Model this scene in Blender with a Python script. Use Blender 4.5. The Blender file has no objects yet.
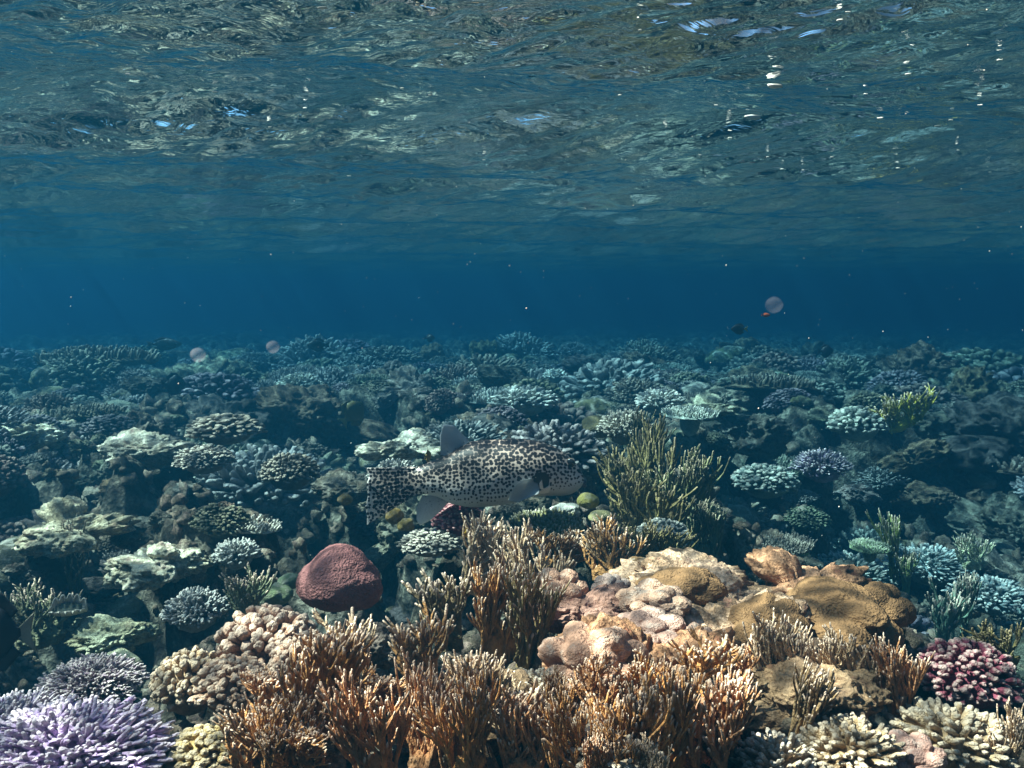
import bpy, bmesh, math, random
import numpy as np
from mathutils import Vector, Matrix

SC = bpy.context.scene
COL = SC.collection
R = math.radians

# ------------------------------------------------------------------ camera, sky, sun, exposure
F = 887.0                                   # focal length in pixels of the 1024 px wide picture
PITCH = math.atan((384 - 293) / F)          # horizon line at about y = 293
cam = bpy.data.cameras.new("camera"); camo = bpy.data.objects.new("camera", cam); COL.objects.link(camo)
cam.sensor_width = 36; cam.lens = 36 * F / 1024; cam.clip_start = 0.02; cam.clip_end = 500
camo.location = (0, 0, 0); camo.rotation_euler = (R(90) - PITCH, 0, 0)
SC.camera = camo

SURF = 0.40                                 # water surface above the camera
SUN_EL, SUN_AZ = R(56), R(-93)              # azimuth clockwise from the view direction
W = bpy.data.worlds.new("World"); SC.world = W; W.use_nodes = True
nt = W.node_tree; nt.nodes.clear()
sky = nt.nodes.new("ShaderNodeTexSky"); sky.sky_type = 'NISHITA'; sky.sun_disc = False
sky.sun_elevation = SUN_EL; sky.sun_rotation = SUN_AZ
bg = nt.nodes.new("ShaderNodeBackground"); bg.inputs[1].default_value = 0.05
wo = nt.nodes.new("ShaderNodeOutputWorld")
nt.links.new(sky.outputs[0], bg.inputs[0]); nt.links.new(bg.outputs[0], wo.inputs[0])
sun = bpy.data.lights.new("sun", 'SUN'); sun.energy = 5.0; sun.angle = R(0.5); sun.color = (1, 0.82, 0.63)
suno = bpy.data.objects.new("sun", sun); COL.objects.link(suno)
sdir = Vector((math.sin(SUN_AZ) * math.cos(SUN_EL), math.cos(SUN_AZ) * math.cos(SUN_EL), math.sin(SUN_EL)))
suno.rotation_euler = sdir.to_track_quat('Z', 'Y').to_euler()
SC.view_settings.view_transform = 'Standard'; SC.view_settings.look = 'None'
SC.view_settings.gamma = 1; SC.view_settings.use_curve_mapping = False
SC.view_settings.exposure = 1.5
cy = SC.cycles
cy.max_bounces = 6; cy.diffuse_bounces = 2; cy.glossy_bounces = 3; cy.transmission_bounces = 2
cy.transparent_max_bounces = 8; cy.volume_bounces = 1
cy.use_denoising = True
cy.caustics_reflective = False; cy.caustics_refractive = False
cy.sample_clamp_indirect = 4.0

# ------------------------------------------------------------------ numpy helpers
def pix(px, py, d):
    """World point seen at a pixel, d metres along the optical axis."""
    u, v = (px - 512) / F, (384 - py) / F
    c, s = math.cos(PITCH), math.sin(PITCH)
    return Vector((d * u, d * (c + s * v), d * (-s + c * v)))

def to_pix(p):
    c, s = math.cos(PITCH), math.sin(PITCH)
    d = p[1] * c - p[2] * s
    v = (p[1] * s + p[2] * c) / d
    return 512 + F * p[0] / d, 384 - F * v, d

def _hash(ix, iy, iz, k):
    h = (ix * 374761393 + iy * 668265263 + iz * 2147483647 + k * 1274126177) & 0xFFFFFFFF
    h = ((h ^ (h >> 13)) * 1274126177) & 0xFFFFFFFF
    h = ((h ^ (h >> 16)) * 2246822519) & 0xFFFFFFFF
    return ((h ^ (h >> 15)) & 0xFFFFFF) / float(0xFFFFFF)

def vnoise(p, seed=0):
    """Smooth 3D value noise in -1..1."""
    i = np.floor(p).astype(np.int64); f = p - i
    f = f * f * f * (f * (f * 6 - 15) + 10)
    out = 0
    for dx in (0, 1):
        wx = f[:, 0] if dx else 1 - f[:, 0]
        for dy in (0, 1):
            wy = f[:, 1] if dy else 1 - f[:, 1]
            for dz in (0, 1):
                wz = f[:, 2] if dz else 1 - f[:, 2]
                out = out + wx * wy * wz * _hash(i[:, 0] + dx, i[:, 1] + dy, i[:, 2] + dz, seed)
    return out * 2 - 1

def fbm(p, oct=4, seed=0, gain=0.5):
    a, s, t = 1.0, 0, 0
    for k in range(oct):
        s = s + a * vnoise(p * (2.03 ** k) + 17.3 * k, seed + k); t += a; a *= gain
    return s / t

def bubbles(x, y, seed, jit=0.9):
    """Rounded lumps with sharp creases between (2D cells): 1 on a lump, about 0 in the crease."""
    ix, iy = np.floor(x).astype(np.int64), np.floor(y).astype(np.int64)
    best = np.full(x.shape, -9.0)
    for dx in (-1, 0, 1):
        for dy in (-1, 0, 1):
            cx, cy_ = ix + dx, iy + dy
            z = np.zeros_like(cx)
            qx = cx + 0.5 + jit * (_hash(cx, cy_, z, seed) - 0.5)
            qy = cy_ + 0.5 + jit * (_hash(cx, cy_, z, seed + 1) - 0.5)
            r = 0.45 + 0.4 * _hash(cx, cy_, z, seed + 2)
            h = r * np.sqrt(np.maximum(0, 1 - ((x - qx) ** 2 + (y - qy) ** 2) / r ** 2))
            best = np.maximum(best, h)
    return best

_ico = {}
def ico(level):
    if level not in _ico:
        bm = bmesh.new(); bmesh.ops.create_icosphere(bm, subdivisions=level, radius=1)
        v = np.array([p.co[:] for p in bm.verts]); f = np.array([[q.index for q in t.verts] for t in bm.faces])
        bm.free(); _ico[level] = (v, f)
    return _ico[level]

class MB:
    """Collects vertices, faces and a per-vertex 'tip' value, then becomes ONE mesh."""
    def __init__(s): s.v, s.f, s.t, s.n = [], [], [], 0
    def add(s, v, f, tip=None):
        v = np.asarray(v, float); s.v.append(v)
        s.f += [tuple(int(q) + s.n for q in t) for t in f]
        s.t.append(np.zeros(len(v)) if tip is None else np.asarray(tip, float)); s.n += len(v)
    def mesh(s, name, mat, smooth=True):
        me = bpy.data.meshes.new(name); v = np.concatenate(s.v)
        me.from_pydata(v.tolist(), [], s.f)
        a = me.attributes.new("tip", 'FLOAT', 'POINT'); a.data.foreach_set("value", np.concatenate(s.t).astype(np.float32))
        if smooth: me.polygons.foreach_set("use_smooth", [True] * len(me.polygons))
        me.materials.append(mat); me.update(); return me

def tubes(mb, paths, radii, ns=6, tips=None, knob=0.0, seed=0):
    """paths [N,K,3], radii [N,K]: closed round-ended tubes."""
    P = np.asarray(paths, float); Rr = np.asarray(radii, float); N, K, _ = P.shape
    T = np.gradient(P, axis=1); T /= np.linalg.norm(T, axis=2, keepdims=True) + 1e-9
    m = T.mean(1); ref = np.where((np.abs(m[:, 1]) < 0.8)[:, None], [0, 1, 0], [1, 0, 0.0])[:, None, :]
    A = np.cross(T, ref); A /= np.linalg.norm(A, axis=2, keepdims=True) + 1e-9
    B = np.cross(T, A)
    # rounded end: two extra rings
    P2 = np.concatenate([P, P[:, -1:] + T[:, -1:] * Rr[:, -1:, None] * 0.6, P[:, -1:] + T[:, -1:] * Rr[:, -1:, None] * 0.95], 1)
    R2 = np.concatenate([Rr, Rr[:, -1:] * 0.78, Rr[:, -1:] * 0.3], 1)
    A2 = np.concatenate([A, A[:, -1:], A[:, -1:]], 1); B2 = np.concatenate([B, B[:, -1:], B[:, -1:]], 1)
    K2 = K + 2
    if tips is None: tips = np.zeros((N, K))
    t2 = np.concatenate([tips, tips[:, -1:], tips[:, -1:]], 1)
    th = np.arange(ns) / ns * 2 * math.pi
    V = P2[:, :, None] + R2[:, :, None, None] * (np.cos(th)[None, None, :, None] * A2[:, :, None] + np.sin(th)[None, None, :, None] * B2[:, :, None])
    V = V.reshape(-1, 3)
    if knob:
        V = V + knob * np.stack([vnoise(V * 40 / 1.0, seed), vnoise(V * 40 + 9, seed + 1), vnoise(V * 40 + 5, seed + 2)], 1)
    f = []
    for n in range(N):
        o = n * K2 * ns
        for k in range(K2 - 1):
            for j in range(ns):
                j2 = (j + 1) % ns
                f.append((o + k * ns + j, o + k * ns + j2, o + (k + 1) * ns + j2, o + (k + 1) * ns + j))
        f.append(tuple(o + (K2 - 1) * ns + j for j in range(ns)))
    mb.add(V, f, np.repeat(t2.reshape(-1), ns))

def blob_r(dirs, C, rad, k=0.0):
    """Distance to the outside of a union of balls from the origin, along dirs."""
    C = np.asarray(C, float); rad = np.asarray(rad, float)
    dc = dirs @ C.T; disc = dc ** 2 - (C ** 2).sum(1)[None] + rad[None] ** 2
    t = np.where(disc > 0, dc + np.sqrt(np.maximum(disc, 0)), 0.0)
    if k > 0:
        m = t.max(1, keepdims=True); return (m[:, 0] + k * np.log(np.exp((t - m) / k).sum(1)))
    return t.max(1)

def rdirs(n, rng, zmin=-0.2):
    """Even directions over a dome (spiral with jitter)."""
    i = np.arange(n) + 0.5
    z = 1 - (1 - zmin) * i / n; a = i * 2.399963 + rng.uniform(0, 6)
    d = np.stack([np.sqrt(1 - z * z) * np.cos(a), np.sqrt(1 - z * z) * np.sin(a), z], 1)
    d += rng.normal(0, 0.35 / math.sqrt(n) * 2, d.shape); return d / np.linalg.norm(d, axis=1, keepdims=True)

# ------------------------------------------------------------------ materials
def new_mat(name):
    m = bpy.data.materials.new(name); m.use_nodes = True; t = m.node_tree; t.nodes.clear()
    out = t.nodes.new("ShaderNodeOutputMaterial")
    return m, t, out
def N(t, typ, **kw):
    n = t.nodes.new(typ)
    for k, v in kw.items():
        if k.startswith("i_"):
            key = k[2:]; key = int(key) if key.isdigit() else key.replace("_", " ")
            n.inputs[key].default_value = v
        else: setattr(n, k, v)
    return n
def L(t, a, b): t.links.new(a, b)
def mixc(t, fac, a, b, blend='MIX'):
    n = t.nodes.new("ShaderNodeMix"); n.data_type = 'RGBA'; n.blend_type = blend
    for s, v in ((0, fac), (6, a), (7, b)):
        if hasattr(v, 'is_linked'): t.links.new(v, n.inputs[s])
        else: n.inputs[s].default_value = v if s == 0 else (tuple(v) + (1,))[:4]
    return n.outputs[2]
def ramp(t, src, stops):
    n = t.nodes.new("ShaderNodeValToRGB"); e = n.color_ramp.elements
    while len(e) > 1: e.remove(e[-1])
    e[0].position = stops[0][0]; c = stops[0][1]; e[0].color = (c, c, c, 1) if isinstance(c, (int, float)) else tuple(c) + (1,)
    for p, c in stops[1:]:
        q = e.new(p); q.color = (c, c, c, 1) if isinstance(c, (int, float)) else tuple(c) + (1,)
    t.links.new(src, n.inputs[0]); return n.outputs[0]
def mrange(t, src, a, b, c, d):
    n = t.nodes.new("ShaderNodeMapRange"); t.links.new(src, n.inputs[0])
    for k, v in enumerate((a, b, c, d)):
        if hasattr(v, 'is_linked'): t.links.new(v, n.inputs[k + 1])
        else: n.inputs[k + 1].default_value = v
    return n.outputs[0]
def math_(t, op, a, b=0.0):
    n = t.nodes.new("ShaderNodeMath"); n.operation = op
    for s, v in ((0, a), (1, b)):
        if hasattr(v, 'is_linked'): t.links.new(v, n.inputs[s])
        else: n.inputs[s].default_value = v
    return n.outputs[0]

def coral_mat(name, tipcol=(0.75, 0.68, 0.62), tip_amt=0.8, pit_scale=55, pit_depth=0.006, patch=None, patch_amt=0.0, var=0.45, rough=0.75, stripes=False):
    """Living coral: its colour comes from the object, its tips are pale, its skin is pitted."""
    m, t, out = new_mat(name)
    b = N(t, "ShaderNodeBsdfPrincipled", i_Roughness=rough); b.inputs["Specular IOR Level"].default_value = 0.25
    tc = N(t, "ShaderNodeTexCoord"); oi = N(t, "ShaderNodeObjectInfo")
    mp = N(t, "ShaderNodeVectorMath", operation='ADD'); L(t, tc.outputs["Object"], mp.inputs[0])
    rv = N(t, "ShaderNodeVectorMath", operation='SCALE', i_0=(7, 3, 5)); L(t, oi.outputs["Random"], rv.inputs["Scale"]); L(t, rv.outputs[0], mp.inputs[1])
    n1 = N(t, "ShaderNodeTexNoise", i_Scale=3.5, i_Detail=6.0, i_Roughness=0.65); L(t, mp.outputs[0], n1.inputs["Vector"])
    col = mixc(t, 1.0, oi.outputs["Color"], ramp(t, n1.outputs[0], [(0.3, 1 - var), (0.55, 1.0), (0.75, 1 + var)]), 'MULTIPLY')
    if patch:
        n2 = N(t, "ShaderNodeTexNoise", i_Scale=2.2, i_Detail=8.0, i_Roughness=0.7); L(t, mp.outputs[0], n2.inputs["Vector"])
        col = mixc(t, math_(t, 'MULTIPLY', ramp(t, n2.outputs[0], [(0.52, 0.0), (0.60, 1.0)]), patch_amt), col, patch)
    at = N(t, "ShaderNodeAttribute", attribute_name="tip")
    col = mixc(t, math_(t, 'MULTIPLY', math_(t, 'MULTIPLY', at.outputs["Fac"], oi.outputs["Alpha"]), tip_amt), col, tipcol)
    v = N(t, "ShaderNodeTexVoronoi", i_Scale=pit_scale); L(t, mp.outputs[0], v.inputs["Vector"])
    sp = mixc(t, ramp(t, v.outputs["Distance"], [(0.0, 0.0), (0.28, 1.0)]), (0.62, 0.58, 0.55), (1.08, 1.05, 1.02))
    col = mixc(t, 0.8, col, sp, 'MULTIPLY')
    L(t, col, b.inputs["Base Color"])
    n3 = N(t, "ShaderNodeTexNoise", i_Scale=18.0, i_Detail=5.0); L(t, mp.outputs[0], n3.inputs["Vector"])
    hgt = math_(t, 'ADD', math_(t, 'MULTIPLY', v.outputs["Distance"], pit_depth * 30), n3.outputs[0])
    bu = N(t, "ShaderNodeBump", i_Strength=0.7, i_Distance=0.012); L(t, hgt, bu.inputs["Height"]); L(t, bu.outputs[0], b.inputs["Normal"])
    L(t, b.outputs[0], out.inputs[0]); return m

M_BRANCH = coral_mat("branching_coral", tip_amt=0.5, pit_scale=18)
M_FIRE = coral_mat("fire_coral", tipcol=(0.86, 0.64, 0.52), tip_amt=0.8, pit_scale=22, var=0.6, patch=(.13, .10, .07), patch_amt=.6)
M_KNOB = coral_mat("knobbly_coral", tipcol=(0.7, 0.6, 0.52), tip_amt=0.4, pit_scale=24)
M_SMOOTH = coral_mat("smooth_coral", pit_scale=30, pit_depth=0.004, var=0.3, patch=(0.62, 0.55, 0.5), patch_amt=0.35)
M_MASSIVE = coral_mat("massive_coral", pit_scale=21, pit_depth=0.012, var=0.35)

def rock_mat(name, pal, scale=3.0, bump=0.03):
    m, t, out = new_mat(name)
    b = N(t, "ShaderNodeBsdfPrincipled", i_Roughness=0.85); b.inputs["Specular IOR Level"].default_value = 0.15
    g = N(t, "ShaderNodeNewGeometry"); src = g.outputs["Position"]
    n1 = N(t, "ShaderNodeTexNoise", i_Scale=scale, i_Detail=9.0, i_Roughness=0.68); L(t, src, n1.inputs["Vector"])
    n2 = N(t, "ShaderNodeTexNoise", i_Scale=scale * 3.7, i_Detail=8.0, i_Roughness=0.7); L(t, src, n2.inputs["Vector"])
    n3 = N(t, "ShaderNodeTexNoise", i_Scale=scale * 16, i_Detail=5.0, i_Roughness=0.7); L(t, src, n3.inputs["Vector"])
    v = N(t, "ShaderNodeTexVoronoi", i_Scale=scale * 26); L(t, src, v.inputs["Vector"])
    c = ramp(t, n1.outputs[0], [(0.34, pal[0]), (0.45, pal[1]), (0.56, pal[2]), (0.68, pal[3])])
    c = mixc(t, ramp(t, n2.outputs[0], [(0.5, 0.0), (0.58, 0.75)]), c, pal[4])
    c = mixc(t, ramp(t, n2.outputs[0], [(0.36, 0.7), (0.44, 0.0)]), c, pal[5])
    c = mixc(t, 0.75, c, ramp(t, n3.outputs[0], [(0.32, 0.45), (0.5, 1.0), (0.68, 1.55)]), 'MULTIPLY')
    if len(pal) > 6:
        oi = N(t, "ShaderNodeObjectInfo"); c = mixc(t, 1.0, c, oi.outputs["Color"], 'MULTIPLY')
    L(t, c, b.inputs["Base Color"])
    h = math_(t, 'ADD', math_(t, 'ADD', math_(t, 'MULTIPLY', n3.outputs[0], 0.6), n2.outputs[0]), math_(t, 'MULTIPLY', v.outputs["Distance"], 0.25))
    bu = N(t, "ShaderNodeBump", i_Strength=0.9, i_Distance=bump); L(t, h, bu.inputs["Height"]); L(t, bu.outputs[0], b.inputs["Normal"])
    L(t, b.outputs[0], out.inputs[0]); return m
M_BED = rock_mat("seabed", [(0.018, 0.016, 0.013), (0.045, 0.037, 0.028), (0.10, 0.085, 0.066), (0.34, 0.30, 0.25), (0.24, 0.21, 0.165), (0.06, 0.04, 0.038)])
M_ROCK = rock_mat("reef_rock", [(0.10, 0.085, 0.06), (0.26, 0.22, 0.17), (0.42, 0.37, 0.31), (0.55, 0.48, 0.43), (0.5, 0.46, 0.4), (0.2, 0.12, 0.11), 1], scale=7, bump=0.015)

# ------------------------------------------------------------------ object helpers
def tag(o, label=None, cat=None, group=None, kind=None):
    if label: o["label"] = label
    if cat: o["category"] = cat
    if group: o["group"] = group
    if kind: o["kind"] = kind
    return o
def obj(name, me, parent=None, loc=(0, 0, 0), rot=(0, 0, 0), sc=1.0, color=None):
    o = bpy.data.objects.new(name, me); COL.objects.link(o); o.location = loc; o.rotation_euler = rot
    o.scale = (sc, sc, sc) if isinstance(sc, (int, float)) else sc
    if color: o.color = (tuple(color) + (1,))[:4]
    if parent: o.parent = parent
    return o

# ------------------------------------------------------------------ seabed: heights from points read along the reef
CTRL = [(-150, 768, .95), (0, 768, .95), (150, 768, .95), (300, 768, .95), (450, 768, .95), (600, 768, .95), (750, 768, .95), (900, 768, 1.0), (1024, 768, 1.1), (1200, 768, 1.2),
        (80, 705, 1.15), (250, 700, 1.25), (420, 700, 1.2), (580, 690, 1.2), (720, 690, 1.2), (850, 705, 1.2), (960, 735, 1.3),
        (50, 625, 1.7), (190, 620, 1.65), (345, 655, 1.56), (440, 650, 1.52), (400, 625, 1.75), (600, 600, 1.5), (720, 585, 1.62), (840, 635, 1.5), (800, 600, 1.62),
        (520, 570, 1.75), (620, 560, 1.85), (450, 545, 2.1), (300, 575, 3.0), (285, 540, 3.6), (350, 540, 3.4), (395, 585, 2.6), (260, 520, 3.4), (325, 515, 3.7), (410, 605, 2.3), (320, 555, 3.3), (720, 520, 4.2), (745, 540, 4.2), (150, 565, 2.2), (60, 545, 2.2), (220, 545, 2.2),
        (100, 470, 2.9), (220, 490, 2.7), (320, 470, 3.2), (650, 535, 2.25), (700, 545, 2.5), (560, 475, 2.9), (480, 440, 3.6), (30, 440, 3.5),
        (740, 560, 3.6), (800, 555, 4.0), (850, 560, 4.1), (900, 610, 3.7), (980, 630, 3.2), (1010, 570, 4.1), (930, 640, 3.1), (1080, 640, 3.1), (1040, 720, 2.1),
        (850, 500, 4.0), (950, 500, 4.3), (780, 475, 4.3), (700, 425, 4.4), (860, 410, 5.0), (960, 430, 5.0), (1080, 460, 4.8),
        (-100, 400, 5), (100, 400, 5.3), (300, 405, 5.2), (500, 400, 5.4), (650, 398, 5.5), (800, 385, 6.5), (1000, 390, 6.8), (-100, 370, 8), (200, 373, 8), (500, 373, 8), (800, 368, 8.5), (1100, 370, 9),
        (0, 352, 12), (300, 352, 12), (600, 352, 12), (900, 350, 13), (0, 338, 18), (512, 338, 18), (1000, 336, 19)]
HERO_SUPPORT = []
_cp = np.array([pix(*c)[:] for c in CTRL])
_extra = np.array([[0, .45, -.52], [-.6, .45, -.52], [.6, .45, -.56], [-1.2, .5, -.55], [1.2, .6, -.7], [-1.5, 1.5, -.6], [1.6, 1.5, -.9], [0, -.6, -.6], [-2, -1, -.7], [2, -1, -.9], [-3.5, 3, -.7], [4, 3.5, -1.1], [0, -6, -.8], [-8, 0, -.8], [8, 0, -1.0],
                   [0, 30, -.95], [20, 22, -1.0], [-20, 22, -.9], [0, -30, -1], [-30, 0, -1], [30, 0, -1]])
_cp = np.concatenate([_cp, _extra])
def _emb(x, y):
    r = np.sqrt(x * x + y * y) + 1e-6
    lr = np.log(np.maximum(r, 0.25)) * 1.0
    return x / r, y / r, lr
_ce = np.stack(_emb(_cp[:, 0], _cp[:, 1]), 1)
PITS = [(305, 540, 2.75, .26, .45), (350, 545, 2.5, .2, .4), (400, 610, 1.85, .14, .35), (735, 530, 3.5, .35, .45), (60, 655, 1.6, .12, .25), (757, 745, 1.16, .05, .25), (250, 565, 2.6, .2, .35), (880, 480, 4.4, .4, .4), (425, 690, 1.5, .10, .3)]
def base_h(x, y):
    e = np.stack(_emb(x, y), 1); out = np.zeros(len(x))
    for a in range(0, len(x), 20000):
        d2 = ((e[a:a + 20000, None] - _ce[None]) ** 2).sum(2)
        w = 1 / (d2 + 0.004) ** 2
        out[a:a + 20000] = (w * _cp[None, :, 2]).sum(1) / w.sum(1)
    return out
def seabed_h(x, y):
    x = np.atleast_1d(np.asarray(x, float)); y = np.atleast_1d(np.asarray(y, float))
    h = base_h(x, y); z = np.zeros_like(x); r = np.sqrt(x * x + y * y)
    p = np.stack([x, y, z], 1)
    wx = x + 0.06 * fbm(p * 5, 3, 3); wy = y + 0.06 * fbm(p * 5 + 7, 3, 5)
    amp = np.clip((r - 0.9) / 1.6, 0.45, 1.0)
    far = np.clip((r - 4) / 6, 0, 1)
    h = h - 0.075 * np.clip((2.3 - r) / 0.5, 0, 1) * np.clip((r - .3) / .4, 0, 1)
    hol = fbm(p * 2.6 + 31, 3, 71); h = h - 0.9 * np.clip(hol - 0.12, 0, 0.4) * np.clip((r - 1.3) / .6, 0, 1)
    h = h + 0.005 * (bubbles(wx * 48, wy * 48, 33) - 0.4) * np.clip((6 - r) / 4, 0, 1)
    h = h + amp * (0.20 * (bubbles(wx * 2.1, wy * 2.1, 11) - 0.42) * (1 + 0.3 * far) + 0.12 * (bubbles(wx * 6.3, wy * 6.3, 21) - 0.42) + 0.034 * (bubbles(wx * 19, wy * 19, 31) - 0.4))
    h = h + 0.05 * fbm(p * 2.2, 5, 41) + 0.022 * fbm(p * 24, 4, 51)
    for a, b, d, rad, dep in PITS:
        q = pix(a, b, d); h = h - dep * np.clip(1.25 - np.hypot(x - q.x, y - q.y) / rad, 0, .5) * 2
    return h
def ground(x, y): return float(seabed_h([x], [y])[0])

def fan_grid(r0, r1, nr, na_front, half=R(42), na_back=150):
    """Polar sheet all round the camera, finest in front."""
    a_f = np.linspace(-half, half, na_front); a_b = np.linspace(half, 2 * math.pi - half, na_back + 2)[1:-1]
    a = np.concatenate([a_f, a_b]); r = np.exp(np.linspace(math.log(r0), math.log(r1), nr))
    X = r[:, None] * np.sin(a)[None]; Y = r[:, None] * np.cos(a)[None]
    na = len(a); i = np.arange(nr - 1)[:, None] * na + np.arange(na)[None]; j = np.arange(nr - 1)[:, None] * na + (np.arange(na)[None] + 1) % na
    f = np.stack([i, j, j + na, i + na], 2).reshape(-1, 4)
    return X.ravel(), Y.ravel(), f, na
def sheet(name, x, y, z, f, na, mat, flip=False):
    v = np.stack([x, y, z], 1); c = np.array([[0, 0, z[:na].mean()]])
    me = bpy.data.meshes.new(name); fl = f if not flip else f[:, ::-1]
    me.from_pydata(np.concatenate([v, c]).tolist(), [], fl.tolist() + [((k + 1) % na, k, len(v)) for k in range(na)])
    me.polygons.foreach_set("use_smooth", [True] * len(me.polygons)); me.materials.append(mat); me.update()
    return me
x, y, f, na = fan_grid(0.3, 42, 760, 720)
tag(obj("seabed", sheet("seabed", x, y, seabed_h(x, y), f, na, M_BED)), kind="structure")

# ------------------------------------------------------------------ water surface (seen from below)
def water_mat():
    m, t, out = new_mat("water_surface")
    g = N(t, "ShaderNodeNewGeometry"); P = g.outputs["Position"]
    mp = N(t, "ShaderNodeMapping"); mp.inputs["Scale"].default_value = (1.0, 1.5, 1); mp.inputs["Rotation"].default_value = (0, 0, R(22)); L(t, P, mp.inputs[0])
    n1 = N(t, "ShaderNodeTexNoise", i_Scale=15.0, i_Detail=3.0, i_Roughness=0.5, i_Distortion=0.8); L(t, mp.outputs[0], n1.inputs["Vector"])
    bu = N(t, "ShaderNodeBump", i_Strength=1.0, i_Distance=0.006); L(t, n1.outputs[0], bu.inputs["Height"])
    fr = N(t, "ShaderNodeFresnel", i_IOR=1.33); L(t, bu.outputs[0], fr.inputs["Normal"])
    gl = N(t, "ShaderNodeBsdfGlossy", i_Roughness=0.0, i_Color=(0.96, 0.98, 0.98, 1)); L(t, bu.outputs[0], gl.inputs["Normal"])
    # caustic light painted into the transparent colour: bright net of lines, dimmer cells
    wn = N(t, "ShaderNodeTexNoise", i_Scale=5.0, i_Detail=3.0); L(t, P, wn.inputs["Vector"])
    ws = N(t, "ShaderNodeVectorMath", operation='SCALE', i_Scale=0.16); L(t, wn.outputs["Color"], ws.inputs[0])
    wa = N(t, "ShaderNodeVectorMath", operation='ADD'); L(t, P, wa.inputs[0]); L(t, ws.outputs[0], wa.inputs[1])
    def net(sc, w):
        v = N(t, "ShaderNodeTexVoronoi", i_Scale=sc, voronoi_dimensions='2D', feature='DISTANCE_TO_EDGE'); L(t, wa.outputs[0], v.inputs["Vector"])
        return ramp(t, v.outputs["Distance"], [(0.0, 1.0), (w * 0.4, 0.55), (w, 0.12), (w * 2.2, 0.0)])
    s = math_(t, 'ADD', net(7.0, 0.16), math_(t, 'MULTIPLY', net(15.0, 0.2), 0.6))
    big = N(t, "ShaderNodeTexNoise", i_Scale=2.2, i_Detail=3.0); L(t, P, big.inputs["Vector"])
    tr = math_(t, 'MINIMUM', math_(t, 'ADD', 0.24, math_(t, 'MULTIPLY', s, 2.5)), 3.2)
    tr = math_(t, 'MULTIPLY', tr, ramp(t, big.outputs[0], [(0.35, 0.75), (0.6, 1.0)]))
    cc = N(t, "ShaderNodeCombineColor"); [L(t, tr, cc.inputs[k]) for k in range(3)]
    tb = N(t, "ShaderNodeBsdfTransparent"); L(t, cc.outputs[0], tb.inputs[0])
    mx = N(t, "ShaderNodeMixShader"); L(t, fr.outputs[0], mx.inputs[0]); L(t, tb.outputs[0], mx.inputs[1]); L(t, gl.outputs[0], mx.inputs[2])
    L(t, mx.outputs[0], out.inputs[0]); return m
def surf_h(x, y):
    rng = np.random.default_rng(8); h = np.zeros_like(x); r = np.sqrt(x * x + y * y)
    p0 = np.stack([x, y, np.zeros_like(x)], 1)
    wx = x + 0.08 * fbm(p0 * 2.5, 2, 61); wy = y + 0.08 * fbm(p0 * 2.5 + 3, 2, 63)
    for lam, sl, y0, sk in ((1.09, 0.20, 1.31, -.30), (2.6, 0.05, 2.5, -.45)):      # the long swell, crests nearly across the view
        kk = 2 * math.pi / lam; h += -sl / kk * np.sin(kk * (wy + sk * wx - y0)) * np.clip(lam * 9 / (r + 1e-3), 0, 1)
    for lam, slope, n in ((0.5, 0.09, 4), (0.28, 0.11, 6), (0.13, 0.13, 8), (0.06, 0.135, 10)):
        for k in range(n):
            a = R(80 if lam > .4 else 62) + rng.normal(0, 0.22 if lam > .4 else 0.5); l = lam * rng.uniform(0.75, 1.3); kk = 2 * math.pi / l
            s = slope / math.sqrt(n) / kk * np.clip(lam * 60 / (r + 1e-3), 0, 1)
            h += s * np.sin(kk * (wx * math.cos(a) + wy * math.sin(a)) + rng.uniform(0, 6.3))
    return h
x, y, f, na = fan_grid(0.35, 42, 950, 800)
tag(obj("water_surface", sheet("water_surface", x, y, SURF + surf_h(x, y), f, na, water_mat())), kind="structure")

# ------------------------------------------------------------------ the blue water itself
bm = bmesh.new(); bmesh.ops.create_cube(bm, size=1)
for v in bm.verts: v.co = Vector((v.co.x * 96, v.co.y * 96, -2.6 if v.co.z < 0 else SURF + 0.35))
hm = bpy.data.meshes.new("haze"); bm.to_mesh(hm); bm.free()
m, t, out = new_mat("water_haze")
pv = N(t, "ShaderNodeVolumePrincipled", i_Density=0.34, i_Anisotropy=0.58)
pv.inputs["Color"].default_value = (0.0075, 0.068, 0.126, 1); pv.inputs["Absorption Color"].default_value = (0.0, 0.19, 0.38, 1)
L(t, pv.outputs[0], out.inputs["Volume"]); hm.materials.append(m)
tag(obj("haze", hm), kind="stuff")

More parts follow.
